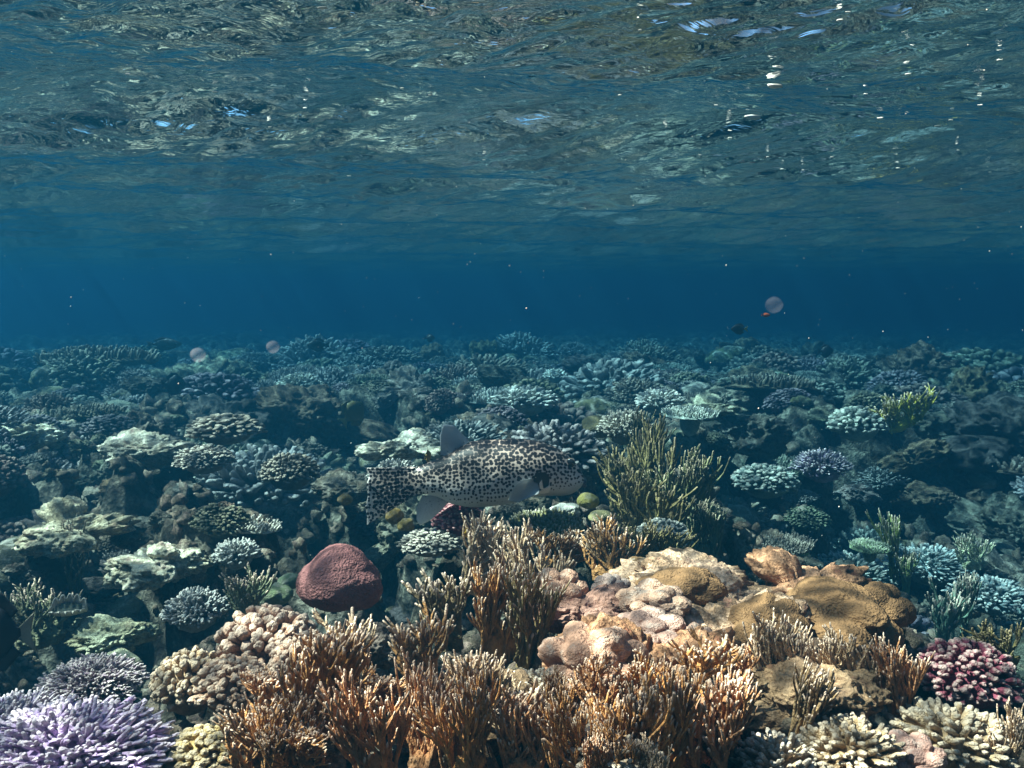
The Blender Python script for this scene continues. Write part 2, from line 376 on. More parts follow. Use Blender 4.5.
# ------------------------------------------------------------------ coral shapes (unit size; placed and scaled later)
def bush_mesh(seed, n=170, r=0.055, zmin=0.0, flat=0.75, forks=2, ns=6, tipfrac=0.25):
    """Bushy branching coral: fingers radiating to a dome, with side branchlets."""
    rng = np.random.default_rng(seed); d = rdirs(n, rng, zmin); paths, radii, tips = [], [], []
    K = 5
    for k in range(n):
        L_ = rng.uniform(0.82, 1.05); a = d[k] * rng.uniform(0.25, 0.45); b = d[k] * L_
        side = rng.normal(0, 0.05, 3)
        tt = np.linspace(0, 1, K)[:, None]
        pth = a + (b - a) * tt + side * np.sin(tt * math.pi); pth[:, 2] += 0.08 * tt[:, 0] ** 2
        paths.append(pth); rr = r * rng.uniform(0.8, 1.2)
        radii.append(rr * np.array([1.2, 1.15, 1.05, 0.95, 0.7])); tips.append(np.array([0, 0, 0, tipfrac * 0.5, 1.0]))
        for q in range(forks):
            s0 = pth[2] + (pth[3] - pth[2]) * rng.uniform(0, 1); dv = d[k] + rng.normal(0, 0.45, 3); dv /= np.linalg.norm(dv)
            ln = rng.uniform(0.12, 0.24); p2 = s0 + dv * ln * tt
            paths.append(p2); radii.append(rr * np.array([0.9, 0.85, 0.8, 0.72, 0.55])); tips.append(np.array([0, 0, 0, tipfrac * 0.5, 1.0]))
    P = np.array(paths); P[:, :, 2] *= flat
    mb = MB(); tubes(mb, P, np.array(radii), ns, np.array(tips), knob=r * 0.25, seed=seed)
    v, fc = ico(4); c = v * 0.62; c[:, 2] *= flat; c *= (1 + 0.12 * fbm(v * 4, 3, seed))[:, None]; mb.add(c, fc)
    return mb.mesh("branching_coral", M_BRANCH)

def table_mesh(seed, n=260, ns=6, thick=0.09):
    """Flat-topped plate coral covered in short upright fingers on a stalk."""
    rng = np.random.default_rng(seed); paths, radii, tips = [], [], []
    for k in range(n):
        rr = math.sqrt((k + .5) / n); a = k * 2.399963; c = np.array([rr * math.cos(a), rr * math.sin(a) * 0.9, 0.02 - 0.12 * rr * rr]) + rng.normal(0, 0.015, 3)
        dv = np.array([c[0] * 0.5, c[1] * 0.5, 1.0]) + rng.normal(0, 0.2, 3); dv /= np.linalg.norm(dv); ln = rng.uniform(0.10, 0.2)
        tt = np.linspace(0, 1, 4)[:, None]; paths.append(c + dv * ln * tt); s = rng.uniform(.026, .04)
        radii.append(s * np.array([1.1, 1, .9, .65])); tips.append(np.array([0, 0, .3, 1.0]))
    mb = MB(); tubes(mb, np.array(paths), np.array(radii), ns, np.array(tips))
    v, fc = ico(4); c = v.copy(); e = 1 + 0.1 * fbm(v * 3, 3, seed); c[:, :2] *= (0.98 * e)[:, None]; c[:, 2] = c[:, 2] * thick - 0.02 - 0.12 * (c[:, 0] ** 2 + c[:, 1] ** 2) * 1.0
    mb.add(c, fc); c = v * np.array([.35, .35, .5]); c[:, 2] -= .4; mb.add(c, fc)
    return mb.mesh("table_coral", M_BRANCH)

def knob_mesh(seed, n=150, zmin=-0.1, lump=0.125, lev=3, flat=0.8):
    """Cauliflower coral: blunt warty lumps packed over a dome, deep gaps between."""
    rng = np.random.default_rng(seed); mb = MB(); d = rdirs(n, rng, zmin); v, fc = ico(lev)
    shapes = []
    for s in range(6):
        c = np.concatenate([[[0, 0, 0]], rng.normal(0, 1, (9, 3))]); c[1:] /= np.linalg.norm(c[1:], axis=1, keepdims=True); c[1:, 2] = np.abs(c[1:, 2]); c[1:] *= 0.62
        shapes.append(blob_r(v, c, np.concatenate([[0.72], rng.uniform(0.34, 0.5, 9)]), 0.03))
    for k in range(n):
        w = v * shapes[k % 6][:, None]; L_ = rng.uniform(0.86, 1.04); s = lump * rng.uniform(0.8, 1.25)
        z = d[k]; ax = np.cross(z, rng.normal(0, 1, 3)); ax /= np.linalg.norm(ax); bx = np.cross(z, ax)
        sx, sy = s * rng.uniform(.7, 1.2), s * rng.uniform(.7, 1.2)
        q = w[:, :1] * ax * sx + w[:, 1:2] * bx * sy + w[:, 2:] * z * np.where(w[:, 2:] > 0, s * 1.25, s * 3.0)
        tip = np.clip((w[:, 2] - 0.25) / 0.6, 0, 1)
        q = q + z * (L_ - s * 0.7); q[:, 2] *= flat; mb.add(q, fc, tip)
    v4, f4 = ico(4); c = v4 * 0.7; c[:, 2] *= flat; mb.add(c, f4)
    return mb.mesh("cauliflower_coral", M_KNOB)

def boulder_mesh(seed, lobes=14, spread=0.55, rmin=0.3, rmax=0.5, k=0.05, lev=6, rough=0.02, flat=0.8, mat=None, name="boulder_coral", warts=0.0):
    """Massive coral: rounded lobes that meet in creases."""
    rng = np.random.default_rng(seed); v, fc = ico(lev)
    c = rdirs(lobes, rng, -0.15) * rng.uniform(spread * .8, spread * 1.1, (lobes, 1))
    r = blob_r(v, np.concatenate([[[0, 0, 0]], c]), np.concatenate([[0.6], rng.uniform(rmin, rmax, lobes)]), k)
    p = v * r[:, None]
    r2 = r + rough * fbm(p * 7, 4, seed) * 2 + rough * 0.5 * fbm(p * 25, 2, seed + 4)
    if warts: r2 = r2 + warts * (bubbles((v[:, 0] + v[:, 2] * .6) * 9, (v[:, 1] - v[:, 2] * .6) * 9, seed) - 0.4)
    p = v * r2[:, None]; p[:, 2] *= flat
    mb = MB(); mb.add(p, fc); return mb.mesh(name, mat or M_SMOOTH)

def rock_mesh(seed, lev=6):
    """Eroded reef rock: ledges, holes and knobs."""
    rng = np.random.default_rng(seed); v, fc = ico(lev)
    c = rng.normal(0, .38, (10, 3)) * np.array([1, 1, .6]); r = blob_r(v, np.concatenate([[[0, 0, 0]], c]), np.concatenate([[0.55], rng.uniform(.25, .5, 10)]), 0.03)
    p = v * r[:, None]
    r = r * (1 + 0.22 * fbm(p * 3.2, 5, seed) - 0.16 * np.clip(fbm(p * 5 + 3, 2, seed + 9) - .15, 0, 1) * 2 + 0.05 * fbm(p * 17, 3, seed + 3) - 0.13 * (0.5 - np.abs(fbm(p * 8 + 5, 2, seed + 6))) - 0.06 * (0.5 - np.abs(fbm(p * 21 + 5, 2, seed + 7))))
    p = v * r[:, None]; p[:, 2] *= 0.8
    mb = MB(); mb.add(p, fc); return mb.mesh("reef_rock", M_ROCK)

def fire_mesh(seed, stems=8, width=0.42, ns=6, thick=0.10, r=0.018, dens=0.66):
    """Fire coral: upright fans of fused fingers with pale tips (unit height)."""
    rng = np.random.default_rng(seed); mb = MB(); K = 7; paths, radii, tips = [], [], []
    ph = rng.uniform(0, 6, 3)
    def env(x): return 0.82 * (1 - 0.55 * (x / width) ** 2) + 0.12 * math.sin(x * 11 + ph[0]) + 0.08 * math.sin(x * 23 + ph[1]) + rng.normal(0, 0.05)
    stack = []
    for s in range(stems):
        x0 = (s + .5) / stems * 2 - 1
        stack.append((np.array([x0 * width * 0.65, rng.normal(0, thick * .5), -0.1]), np.array([x0 * 0.25, rng.normal(0, .1), 1.0]), r * 1.6, 0))
    while stack and len(paths) < 190:
        p, d, rr, dep = stack.pop(0); top = max(env(p[0]), p[2] + 0.12)
        if dep and rng.random() < .6: top = min(top, p[2] + rng.uniform(.10, .32))
        pts = [p.copy()]; q = p.copy(); d = d / np.linalg.norm(d)
        while q[2] < top and len(pts) < 22:
            d = d + np.array([rng.normal(0, .16), rng.normal(0, .10), 0.12]); d /= np.linalg.norm(d)
            q = q + d * 0.055; pts.append(q.copy())
            if dep < 4 and len(pts) > 2 and rng.random() < dens * (0.75 if dep else 1) and q[2] < top - 0.08:
                sg = 1 if rng.random() < .5 else -1
                stack.append((q.copy(), d + np.array([sg * rng.uniform(.35, .8), rng.normal(0, .25), 0.0]), rr * 0.85, dep + 1))
        pts = np.array(pts); s = np.linspace(0, len(pts) - 1, K); i = np.clip(s.astype(int), 0, len(pts) - 2); fr = (s - i)[:, None]
        pp = pts[i] * (1 - fr) + pts[i + 1] * fr; paths.append(pp)
        z = np.linspace(0, 1, K); radii.append(np.maximum(rr * (1 - .45 * z), r * .55) * (1 + 0.12 * rng.normal(0, 1, K)))
        dist = (len(pts) - 1) * 0.055 * (1 - z); tips.append(np.clip(1 - dist / 0.05, 0, 1))
    tubes(mb, np.array(paths), np.array(radii), ns, np.array(tips), knob=r * 0.35, seed=seed)
    v, fc = ico(4); c = v * np.array([width * .62, thick * .4, .17]); c *= (1 + .4 * fbm(v * 5, 3, seed))[:, None]; c[:, 2] += .02; mb.add(c, fc)
    return mb.mesh("fire_coral", M_FIRE)

BUSH = [bush_mesh(s) for s in (1, 2, 3)] + [bush_mesh(4, n=120, r=0.075, forks=1), bush_mesh(5, n=230, r=0.042, forks=1)]
TABLE = [table_mesh(s) for s in (11, 12, 13)]
KNOB = [knob_mesh(s, n=230, lev=2, lump=.092) for s in (21, 22)] + [knob_mesh(23, n=160, lev=2, lump=0.112), knob_mesh(24, n=300, lev=2, lump=.08)]
KNOB_FINE = [knob_mesh(s, n=135) for s in (31, 32)]
BOULDER = [boulder_mesh(s, lev=5) for s in (41, 42, 43)] + [boulder_mesh(44, lobes=6, spread=.4, lev=5), boulder_mesh(45, lobes=30, rmin=.2, rmax=.3, spread=.62, lev=5)]
ROCK = [rock_mesh(s, 6) for s in (51, 52, 53, 54, 55, 56)]
FIRE = [fire_mesh(s) for s in (61, 62, 63, 64)] + [fire_mesh(65, stems=5, width=.3), fire_mesh(66, stems=4, width=.22, dens=.6), fire_mesh(67, stems=9, width=.55), fire_mesh(68, stems=9, width=.5, dens=.4, thick=.14)]

LAND = []          # (px, py, phrase) landmarks other labels can point at
RNG = np.random.default_rng(2024)
def chan(px, py, d): return d * 1.2 if px > 725 and 475 < py < 665 and 2.2 < d < 3.4 else d    # the deep channel
def put(name, me, px, py, d, wpx, label, cat, color, h=1.0, depth=1.0, yaw=None, tilt=(0, 0), group=None, land=None, ground_it=False):
    """A hero piece: centred on a pixel at depth d, wpx pixels in half width."""
    d = chan(px, py, d); p = pix(px, py, d); s = wpx / F * d
    o = obj(name, me, None, p, (tilt[0], tilt[1], RNG.uniform(0, 6.28) if yaw is None else yaw), (s, s * depth, s * h), color)
    tag(o, label, cat, group)
    if land: LAND.append((px, py, land))
    return o

# ------------------------------------------------------------------ the corals and rocks one can point at
# colours (linear base colours)
TAN = (.56, .255, .115); MUST = (.42, .20, .07); GOLD = (.60, .275, .095); PALE = (.62, .42, .27)
OLIVE = (.20, .16, .06, .22); GREY = (.30, .31, .30); PINKB = (.50, .27, .19); BROWN = (.25, .13, .06)
G_FIRE = "fire coral fans on the near mound"
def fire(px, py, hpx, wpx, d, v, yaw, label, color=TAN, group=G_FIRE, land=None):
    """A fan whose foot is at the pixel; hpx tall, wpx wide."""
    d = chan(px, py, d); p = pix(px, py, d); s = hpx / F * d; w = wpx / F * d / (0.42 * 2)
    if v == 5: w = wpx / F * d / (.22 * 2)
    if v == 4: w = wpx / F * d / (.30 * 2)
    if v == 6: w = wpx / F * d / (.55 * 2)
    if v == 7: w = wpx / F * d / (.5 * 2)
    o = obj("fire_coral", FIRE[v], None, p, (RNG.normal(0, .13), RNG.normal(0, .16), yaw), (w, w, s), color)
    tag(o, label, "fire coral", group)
    if land: LAND.append((px, py - hpx / 2, land))
    return o

# big stones of the near mound
M = "reef_rock"
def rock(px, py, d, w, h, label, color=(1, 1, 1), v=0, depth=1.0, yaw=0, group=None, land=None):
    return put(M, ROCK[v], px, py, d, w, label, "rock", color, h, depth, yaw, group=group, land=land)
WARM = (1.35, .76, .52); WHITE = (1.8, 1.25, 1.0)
rock(700, 588, 1.66, 98, .6, "long pale pink rock topping the mound behind the brown domed coral", WHITE, 0, .8, .3, land="long pale pink rock")
rock(800, 596, 1.64, 84, .62, "pale rock with rusty patches behind the large brown lobed coral", WARM, 1, .8, 1.2, land="rusty pale rock")
rock(742, 645, 1.45, 92, .75, "pitted pinkish white rock between the two brown lobed corals", WHITE, 2, .8, 2.2)
rock(635, 690, 1.27, 120, .85, "broad orange beige rock under the pinkish lumpy coral", WARM, 3, .8, .7, land="orange beige rock")
rock(570, 615, 1.5, 60, .7, "reddish brown rock crusted with dark red growth beside the fire coral", (.95, .55, .5), 4, .9, 0)
rock(820, 700, 1.22, 90, .7, "brown knobbly rock carrying the fire coral fans beside the brown lobed coral", (.8, .55, .38), 5, .8, 2)
rock(690, 735, 1.1, 85, .7, "orange brown rock half hidden by fire coral at the bottom of the mound", WARM, 1, .8, 4)
rock(480, 725, 1.15, 95, .6, "dark brown rock from which tall golden fire coral fans rise", (.6, .42, .3), 2, .8, 3)
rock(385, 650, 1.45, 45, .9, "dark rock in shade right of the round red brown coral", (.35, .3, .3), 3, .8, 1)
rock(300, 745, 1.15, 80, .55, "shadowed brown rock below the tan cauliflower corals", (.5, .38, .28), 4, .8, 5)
rock(110, 640, 1.75, 55, .55, "sloping grey green slab above the purple coral", (.9, 1.0, .82), 5, .8, 0, land="grey green slab")
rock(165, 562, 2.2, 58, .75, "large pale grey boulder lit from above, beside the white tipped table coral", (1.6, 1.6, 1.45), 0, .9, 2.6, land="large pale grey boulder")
rock(70, 535, 2.3, 60, .7, "knobbly beige rock ledge at the picture's edge, above a dark hollow", (1.35, 1.3, 1.1), 1, .9, 1.0, land="knobbly beige ledge")
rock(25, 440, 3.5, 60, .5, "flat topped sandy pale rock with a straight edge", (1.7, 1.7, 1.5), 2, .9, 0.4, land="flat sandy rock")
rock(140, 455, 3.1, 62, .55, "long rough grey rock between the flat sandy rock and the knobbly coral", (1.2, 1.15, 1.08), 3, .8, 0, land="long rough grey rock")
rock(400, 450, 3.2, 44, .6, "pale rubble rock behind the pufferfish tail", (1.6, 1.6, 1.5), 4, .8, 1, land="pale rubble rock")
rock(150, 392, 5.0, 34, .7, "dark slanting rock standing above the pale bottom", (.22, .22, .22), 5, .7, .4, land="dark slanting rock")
rock(92, 382, 5.6, 36, .7, "rounded brown rock far off near the picture's edge", (.5, .5, .42), 0, .9, 2)
rock(705, 412, 4.3, 42, .5, "pale flat ledge behind the tall green fire coral", (1.1, 1.15, 1.0), 1, .8, 0, land="pale flat ledge")
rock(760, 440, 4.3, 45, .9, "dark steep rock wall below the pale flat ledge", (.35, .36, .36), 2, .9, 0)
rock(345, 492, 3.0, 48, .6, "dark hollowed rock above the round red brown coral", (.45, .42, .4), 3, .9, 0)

# massive and lumpy corals of the near mound
def lump(px, py, d, w, label, color, v=0, h=.9, depth=1.0, mat=None, cat="boulder coral", name="boulder_coral", land=None, group=None, yaw=None):
    o = put(name, BOULDER[v], px, py, d, w, label, cat, color, h, depth, yaw, group=group, land=land)
    if mat:
        o.material_slots[0].link = 'OBJECT'; o.material_slots[0].material = mat
    return o
RED = boulder_mesh(71, lobes=14, spread=.42, rmin=.42, rmax=.60, k=.045, lev=6, rough=.014, flat=.92, mat=M_MASSIVE)
put("brain_coral", RED, 343, 584, 1.55, 47, "round smooth red brown coral ball above the tan cauliflower coral", "brain coral", (.25, .10, .10), .9, .95, .5, (.1, .12), land="round red brown coral")
DOME = boulder_mesh(72, lobes=12, spread=.6, rmin=.3, rmax=.5, k=.025, lev=6, rough=.03, flat=.8, mat=M_MASSIVE)
DOME2 = boulder_mesh(73, lobes=8, spread=.6, rmin=.38, rmax=.55, k=.025, lev=6, rough=.03, flat=.85, mat=M_MASSIVE)
def dome(px, py, d, w, label, me, h=1, depth=1, yaw=0, land=None):
    return put("boulder_coral", me, px, py, d, w, label, "boulder coral", BROWN, h, depth, yaw, land=land)
dome(682, 590, 1.55, 46, "low brown domed coral on top of the mound beside pale rock", DOME, .62, .8, 0, "low brown domed coral")
dome(770, 630, 1.44, 46, "brown rounded coral hump left of the large brown lobed coral", DOME, .95, .9, 1.2)
dome(838, 624, 1.47, 66, "large brown lobed coral with fuzzy ridges on the right shoulder of the mound", DOME2, .72, .8, 2.1, "large brown lobed coral")
dome(882, 612, 1.52, 32, "small rusty brown lobe hanging over the edge of the mound", DOME2, 1.1, .9, 4.0)
LUMPY = boulder_mesh(74, lobes=34, spread=.74, rmin=.16, rmax=.32, k=.02, lev=6, rough=.03, flat=.85)
LUMPY2 = boulder_mesh(75, lobes=20, spread=.70, rmin=.2, rmax=.36, k=.02, lev=6, rough=.03, flat=.9)
def pinkl(px, py, d, w, label, me=LUMPY, h=1, yaw=None, col=PINKB, land=None):
    return put("boulder_coral", me, px, py, d, w, label, "boulder coral", col, h, 1, yaw, group="pinkish lumpy corals", land=land)
pinkl(593, 668, 1.24, 54, "big pinkish brown lumpy coral with a dark crease", LUMPY, .95, .4, land="big pinkish brown lumpy coral")
pinkl(558, 596, 1.54, 33, "pinkish brown lumpy coral beside red crusted rock, below the yellow lump", LUMPY2, .9, 1.0)
pinkl(612, 590, 1.55, 20, "small pale pink knob between the lumpy coral and the brown dome", LUMPY2, .9, 2.0, (.55, .38, .33))
pinkl(655, 606, 1.47, 38, "rounded pinkish grey coral below the low brown domed coral", LUMPY, .7, 3.0, (.50, .30, .22))
pinkl(645, 638, 1.36, 48, "low mauve pink coral crust left of the pitted white rock", LUMPY2, .6, .2, (.46, .27, .22))
pinkl(692, 646, 1.36, 24, "mauve finger of lumpy coral beside the pitted white rock", LUMPY2, 1.1, 5.0, (.46, .27, .21))
pinkl(722, 672, 1.28, 26, "drooping brownish pink lobe above the dark gap in the mound", LUMPY, .8, 4.2, (.46, .26, .18))
pinkl(912, 760, 1.08, 34, "smooth salmon pink lumps at the picture's lower edge among pale fingers", LUMPY2, .8, .9, (.52, .29, .24), land="salmon pink lumps")
lump(589, 502, 2.2, 15, "small smooth yellow coral lump by the pufferfish's mouth", (.36, .32, .10), 3, 1, land="small yellow lump")
lump(600, 518, 2.15, 17, "flat sandy yellow coral knob below the pufferfish's mouth", (.34, .30, .15), 3, .8)
lump(565, 512, 2.2, 17, "whitish rounded coral under the pufferfish's belly", (.55, .55, .5), 0, .7)
lump(600, 428, 3.3, 26, "smooth olive brown dome behind the pufferfish's head", (.20, .17, .09), 3, .8, mat=M_MASSIVE, land="smooth olive dome")
lump(272, 596, 1.85, 22, "greenish grey boulder coral tucked left of the red brown coral", (.20, .24, .13), 0, .8)
lump(290, 582, 1.95, 17, "dull green rounded coral above the greenish boulder", (.17, .22, .13), 3, .9)
lump(345, 500, 2.3, 10, "mustard brown knob in the dark hollow behind the pufferfish tail", (.34, .22, .06), 3, 1.1, group="mustard knobs")
lump(394, 517, 2.1, 12, "mustard brown egg shaped knob under the pufferfish tail", (.36, .24, .07), 3, 1.3, group="mustard knobs")
lump(406, 526, 2.08, 9, "smaller mustard knob touching the egg shaped one", (.36, .26, .08), 0, 1.2, group="mustard knobs")
lump(801, 549, 2.9, 9, "yellow green stacked coral knob behind the mound", (.42, .42, .12), 0, 1.6)
lump(640, 566, 1.75, 14, "dark brown coral bump behind the low brown dome", (.2, .11, .05), 0, .9)

# cauliflower corals
def knob(px, py, d, w, label, color, me, h=1.0, depth=1.0, land=None, group=None, yaw=None):
    return put("cauliflower_coral", me, px, py, d, w, label, "cauliflower coral", color, h, depth, yaw, group=group, land=land)
knob(190, 688, 1.3, 36, "tan cauliflower coral column beside the larger cauliflower coral", (.42, .28, .17), KNOB_FINE[0], 1.3, land="tan cauliflower column")
knob(268, 655, 1.38, 52, "large pinkish tan cauliflower coral below the red brown coral", (.42, .24, .17), KNOB_FINE[1], 1.15, land="large pinkish cauliflower coral")
knob(308, 668, 1.3, 36, "pinkish tan cauliflower coral leaning against golden fire coral", (.40, .23, .16), KNOB_FINE[0], 1.2)
knob(232, 690, 1.28, 40, "cauliflower coral hump between tan column and large pinkish head", (.40, .23, .15), KNOB_FINE[1], 1.0)
knob(205, 758, 1.12, 44, "ochre cauliflower coral at the picture's lower edge beside purple coral", (.38, .26, .11), KNOB_FINE[1], .8, land="ochre cauliflower coral")
knob(966, 682, 1.45, 50, "crimson pink cauliflower coral on the right slope of the mound", (.21, .042, .07), knob_mesh(33, n=230, lump=.085), 1.0, land="crimson cauliflower coral")
knob(458, 522, 2.05, 27, "dusky pink cauliflower coral under the pufferfish's belly", (.36, .09, .13), KNOB[1], .9, land="dusky pink coral")
knob(663, 540, 2.1, 29, "grey white knobbed dome right of the green fire coral thicket", (.34, .36, .34), KNOB[3], .9, land="grey knobbed dome")
knob(765, 484, 3.6, 33, "grey green knobbed dome overhanging a dark cave", (.22, .27, .25), KNOB[0], .75, land="knobbed dome over the cave")
knob(857, 427, 4.1, 29, "grey white lumpy dome in the middle of the far slope", (.34, .38, .34), KNOB[2], .9, land="lumpy dome on the far slope")
knob(560, 450, 2.9, 34, "brown knobbly dome behind the pufferfish's back", (.24, .20, .15), KNOB[0], .8)
knob(225, 432, 3.2, 38, "long bed of brown cauliflower coral beyond the rough grey rock", (.26, .2, .15), KNOB[2], .6, 1.0, land="brown cauliflower bed")
knob(205, 462, 2.9, 30, "pale tipped cauliflower coral above the dark hollow", (.38, .32, .27), KNOB[3], .7)
knob(290, 475, 2.8, 30, "dark brown spiky tipped coral head beside the dark hollow", (.2, .16, .12), KNOB[3], .9)
knob(430, 545, 2.0, 32, "white dotted low coral between the tail and the fire coral", (.36, .34, .3), KNOB[3], .6)

# branching corals
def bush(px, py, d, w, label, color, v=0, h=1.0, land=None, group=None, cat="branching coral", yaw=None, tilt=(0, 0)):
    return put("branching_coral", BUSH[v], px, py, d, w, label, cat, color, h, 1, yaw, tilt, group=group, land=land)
LAV = bush_mesh(81, n=420, r=.031, forks=3, flat=.62, zmin=-.05)
put("branching_coral", LAV, 66, 764, 1.08, 104, "large lavender branching coral spreading over the lower corner", "branching coral", (.44, .30, .54), .72, 1, 0, (0, 0), land="large lavender coral")
put("branching_coral", LAV, 10, 735, 1.2, 62, "mauve grey branching coral at the edge behind the lavender one", "branching coral", (.32, .25, .40), .9, 1, 2, (0, 0))
put("branching_coral", LAV, 92, 688, 1.35, 52, "brownish mauve branching coral above the lavender one", "branching coral", (.27, .19, .26), .8, 1, 3, (0, 0))
bush(196, 616, 1.68, 33, "blue grey branching coral with pale tips above the tan cauliflower column", (.22, .27, .30), 0, land="blue grey branching coral")
bush(237, 558, 2.15, 24, "white tipped small branching coral under the pale table coral", (.36, .38, .37), 3, land="white tipped small coral")
bush(625, 432, 3.2, 28, "pale brown branching coral left of the green thicket", (.3, .28, .22), 1)
bush(822, 470, 3.6, 29, "mauve branching coral on the shaded far wall", (.22, .17, .30), 4, .9, land="mauve branching coral")
bush(930, 570, 3.0, 42, "wide blue grey branching coral in the deep channel", (.2, .28, .3), 4, .7, land="wide blue grey coral in the channel")
bush(990, 600, 2.7, 40, "bluish branching coral at the channel's edge beyond the crimson coral", (.17, .24, .26), 1, .7)
bush(850, 580, 3.0, 42, "round dark teal branching coral behind the brown lobed coral", (.14, .2, .2), 4, .8)
bush(660, 405, 4.2, 26, "white tipped branching coral crowning the slope behind the thicket", (.4, .42, .4), 3, .8)
bush(525, 405, 4.6, 34, "pale dotted branching coral far behind the pufferfish", (.36, .38, .36), 3, .7)
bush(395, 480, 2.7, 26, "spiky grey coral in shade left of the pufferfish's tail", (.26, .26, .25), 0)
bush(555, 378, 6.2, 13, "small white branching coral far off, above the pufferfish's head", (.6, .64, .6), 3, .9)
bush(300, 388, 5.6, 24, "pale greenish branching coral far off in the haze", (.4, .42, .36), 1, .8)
bush(780, 770, 1.05, 46, "stubby brown and cream branching coral below the dark gap", (.40, .27, .17), 3, .9)
bush(950, 745, 1.15, 62, "pale cream branching coral with short fingers under the crimson coral", (.42, .29, .17, .7), 3, .75, land="pale cream coral")
bush(850, 755, 1.06, 52, "cream tipped brown branching coral before the fire coral fans", (.40, .26, .14, .7), 3, .8)
bush(610, 755, 1.0, 54, "orange brown stubby branching coral in the middle of the lower edge", (.45, .27, .14), 3, .8)
bush(690, 700, 1.18, 40, "orange tipped stubby coral beside the drooping pink lobe", (.45, .28, .16), 3, .8)
bush(540, 700, 1.2, 38, "tawny stubby coral left of the big pinkish lumpy coral", (.38, .25, .15), 3, .9)

# table corals
def table(px, py, d, w, label, color, v=0, h=1.0, land=None, tilt=(0, 0)):
    return put("table_coral", TABLE[v], px, py, d, w, label, "table coral", color, h, .9, None, tilt, land=land)
table(243, 521, 2.3, 42, "flat table coral with white fingertips over a dark hollow", (.42, .40, .34), 0, .8, "white tipped table coral", (.15, 0))
table(545, 522, 2.05, 42, "olive table coral with fine fingers below the pufferfish", (.30, .28, .12), 1, .8, "olive table coral", (.12, 0))
table(690, 412, 4.0, 30, "pale table coral behind the green thicket", (.42, .44, .38), 2, .9)
table(500, 395, 5.0, 40, "wide grey table coral far behind the pufferfish", (.3, .32, .3), 0, .8)
table(870, 545, 2.8, 22, "greenish table coral standing in the channel", (.3, .36, .2), 1, .9)

# fire corals
fire(268, 775, 75, 70, 1.02, 0, .2, "short golden fan at the lower edge right of the ochre cauliflower coral", GOLD)
fire(318, 735, 120, 60, 1.12, 4, .5, "tall slim fan with white tips rising beside the pinkish cauliflower coral", MUST, land="tall slim fire coral fan")
fire(345, 690, 85, 46, 1.25, 5, 1.0, "small straw coloured fan below the round red brown coral", PALE)
fire(292, 770, 62, 40, 1.05, 5, 1.6, "low stubby fan with white fingers at the lower edge", PALE)
fire(375, 775, 110, 66, 1.0, 1, .3, "ochre fan at the lower edge below the red brown coral", TAN)
fire(425, 775, 125, 60, 1.04, 2, -.5, "dense tan fan right of the ochre one at the lower edge", TAN)
fire(427, 690, 95, 38, 1.35, 5, .1, "single pointed blade standing alone before a dark gap", MUST, land="single pointed fire coral blade")
fire(470, 770, 105, 60, .98, 3, .6, "golden brown fan of crowded fingers at the lower edge", GOLD)
fire(478, 735, 90, 50, 1.12, 4, -.2, "pale pink tipped fan behind the golden brown one", PALE)
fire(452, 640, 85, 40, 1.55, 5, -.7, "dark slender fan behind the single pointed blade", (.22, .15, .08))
fire(500, 650, 104, 66, 1.5, 6, .2, "wide brown fan in half shade below the pufferfish", MUST, land="wide brown fire coral fan")
fire(535, 615, 85, 74, 1.68, 7, -.3, "row of pale pointed fingers just under the olive table coral", PALE)
fire(480, 585, 68, 60, 1.8, 0, .4, "low fan of pale spikes under the dusky pink coral", PALE)
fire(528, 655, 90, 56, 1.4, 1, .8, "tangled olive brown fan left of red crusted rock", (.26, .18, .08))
fire(525, 775, 95, 66, 1.0, 2, .1, "thick caramel fan at the lower edge beside the stubby tawny coral", TAN)
fire(575, 775, 85, 60, .98, 7, .5, "low bushy caramel fan at the lower edge under the lumpy coral", GOLD)
fire(630, 775, 100, 66, 1.0, 3, -.3, "orange brown fan at the lower edge before the orange rock", GOLD)
fire(672, 770, 110, 60, 1.02, 0, .6, "curled orange fan below the mauve finger of coral", GOLD)
fire(715, 775, 110, 56, 1.04, 4, 1.1, "narrow tan fan beside the dark gap in the mound", TAN)
fire(650, 705, 58, 70, 1.2, 6, .1, "crust of short orange fingers on the orange beige rock", GOLD)
fire(705, 695, 66, 44, 1.2, 5, .4, "upright ochre fan before the drooping pink lobe", GOLD)
fire(600, 720, 60, 66, 1.14, 7, -.4, "low crest of fingers below the big lumpy coral", TAN)
fire(785, 700, 90, 56, 1.26, 2, .1, "pale fan with white fingers before the brown rounded hump", PALE, land="pale white fingered fan")
fire(850, 700, 78, 66, 1.25, 6, -.2, "broad cream edged fan before the large brown lobed coral", PALE, land="broad cream edged fan")
fire(898, 715, 75, 50, 1.22, 1, .5, "ochre fan at the right foot of the large brown lobed coral", TAN)
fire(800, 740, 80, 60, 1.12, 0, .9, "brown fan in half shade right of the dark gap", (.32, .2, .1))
fire(740, 700, 70, 34, 1.28, 5, .2, "thin tan fan leaning out of the dark gap", TAN)
fire(1003, 668, 46, 60, 1.5, 7, .2, "yellowish short fan behind the crimson cauliflower coral", OLIVE)
fire(1008, 775, 70, 46, 1.12, 3, .8, "blunt pale fan at the lower corner beside the pale cream coral", PALE)
fire(555, 566, 40, 50, 1.9, 3, .2, "low brown fan behind the pinkish lumpy coral", MUST)
fire(612, 575, 55, 60, 1.85, 7, -.1, "rusty fan of thin blades at the foot of the green thicket", MUST)
fire(655, 562, 42, 60, 1.95, 6, .3, "greenish brown low fan before the grey knobbed dome", OLIVE)
G_TH = "olive fire coral thicket behind the pufferfish's head"
fire(634, 520, 72, 56, 2.55, 0, .2, "tall olive fan nearest the pufferfish's snout", OLIVE, G_TH, land="tall olive thicket")
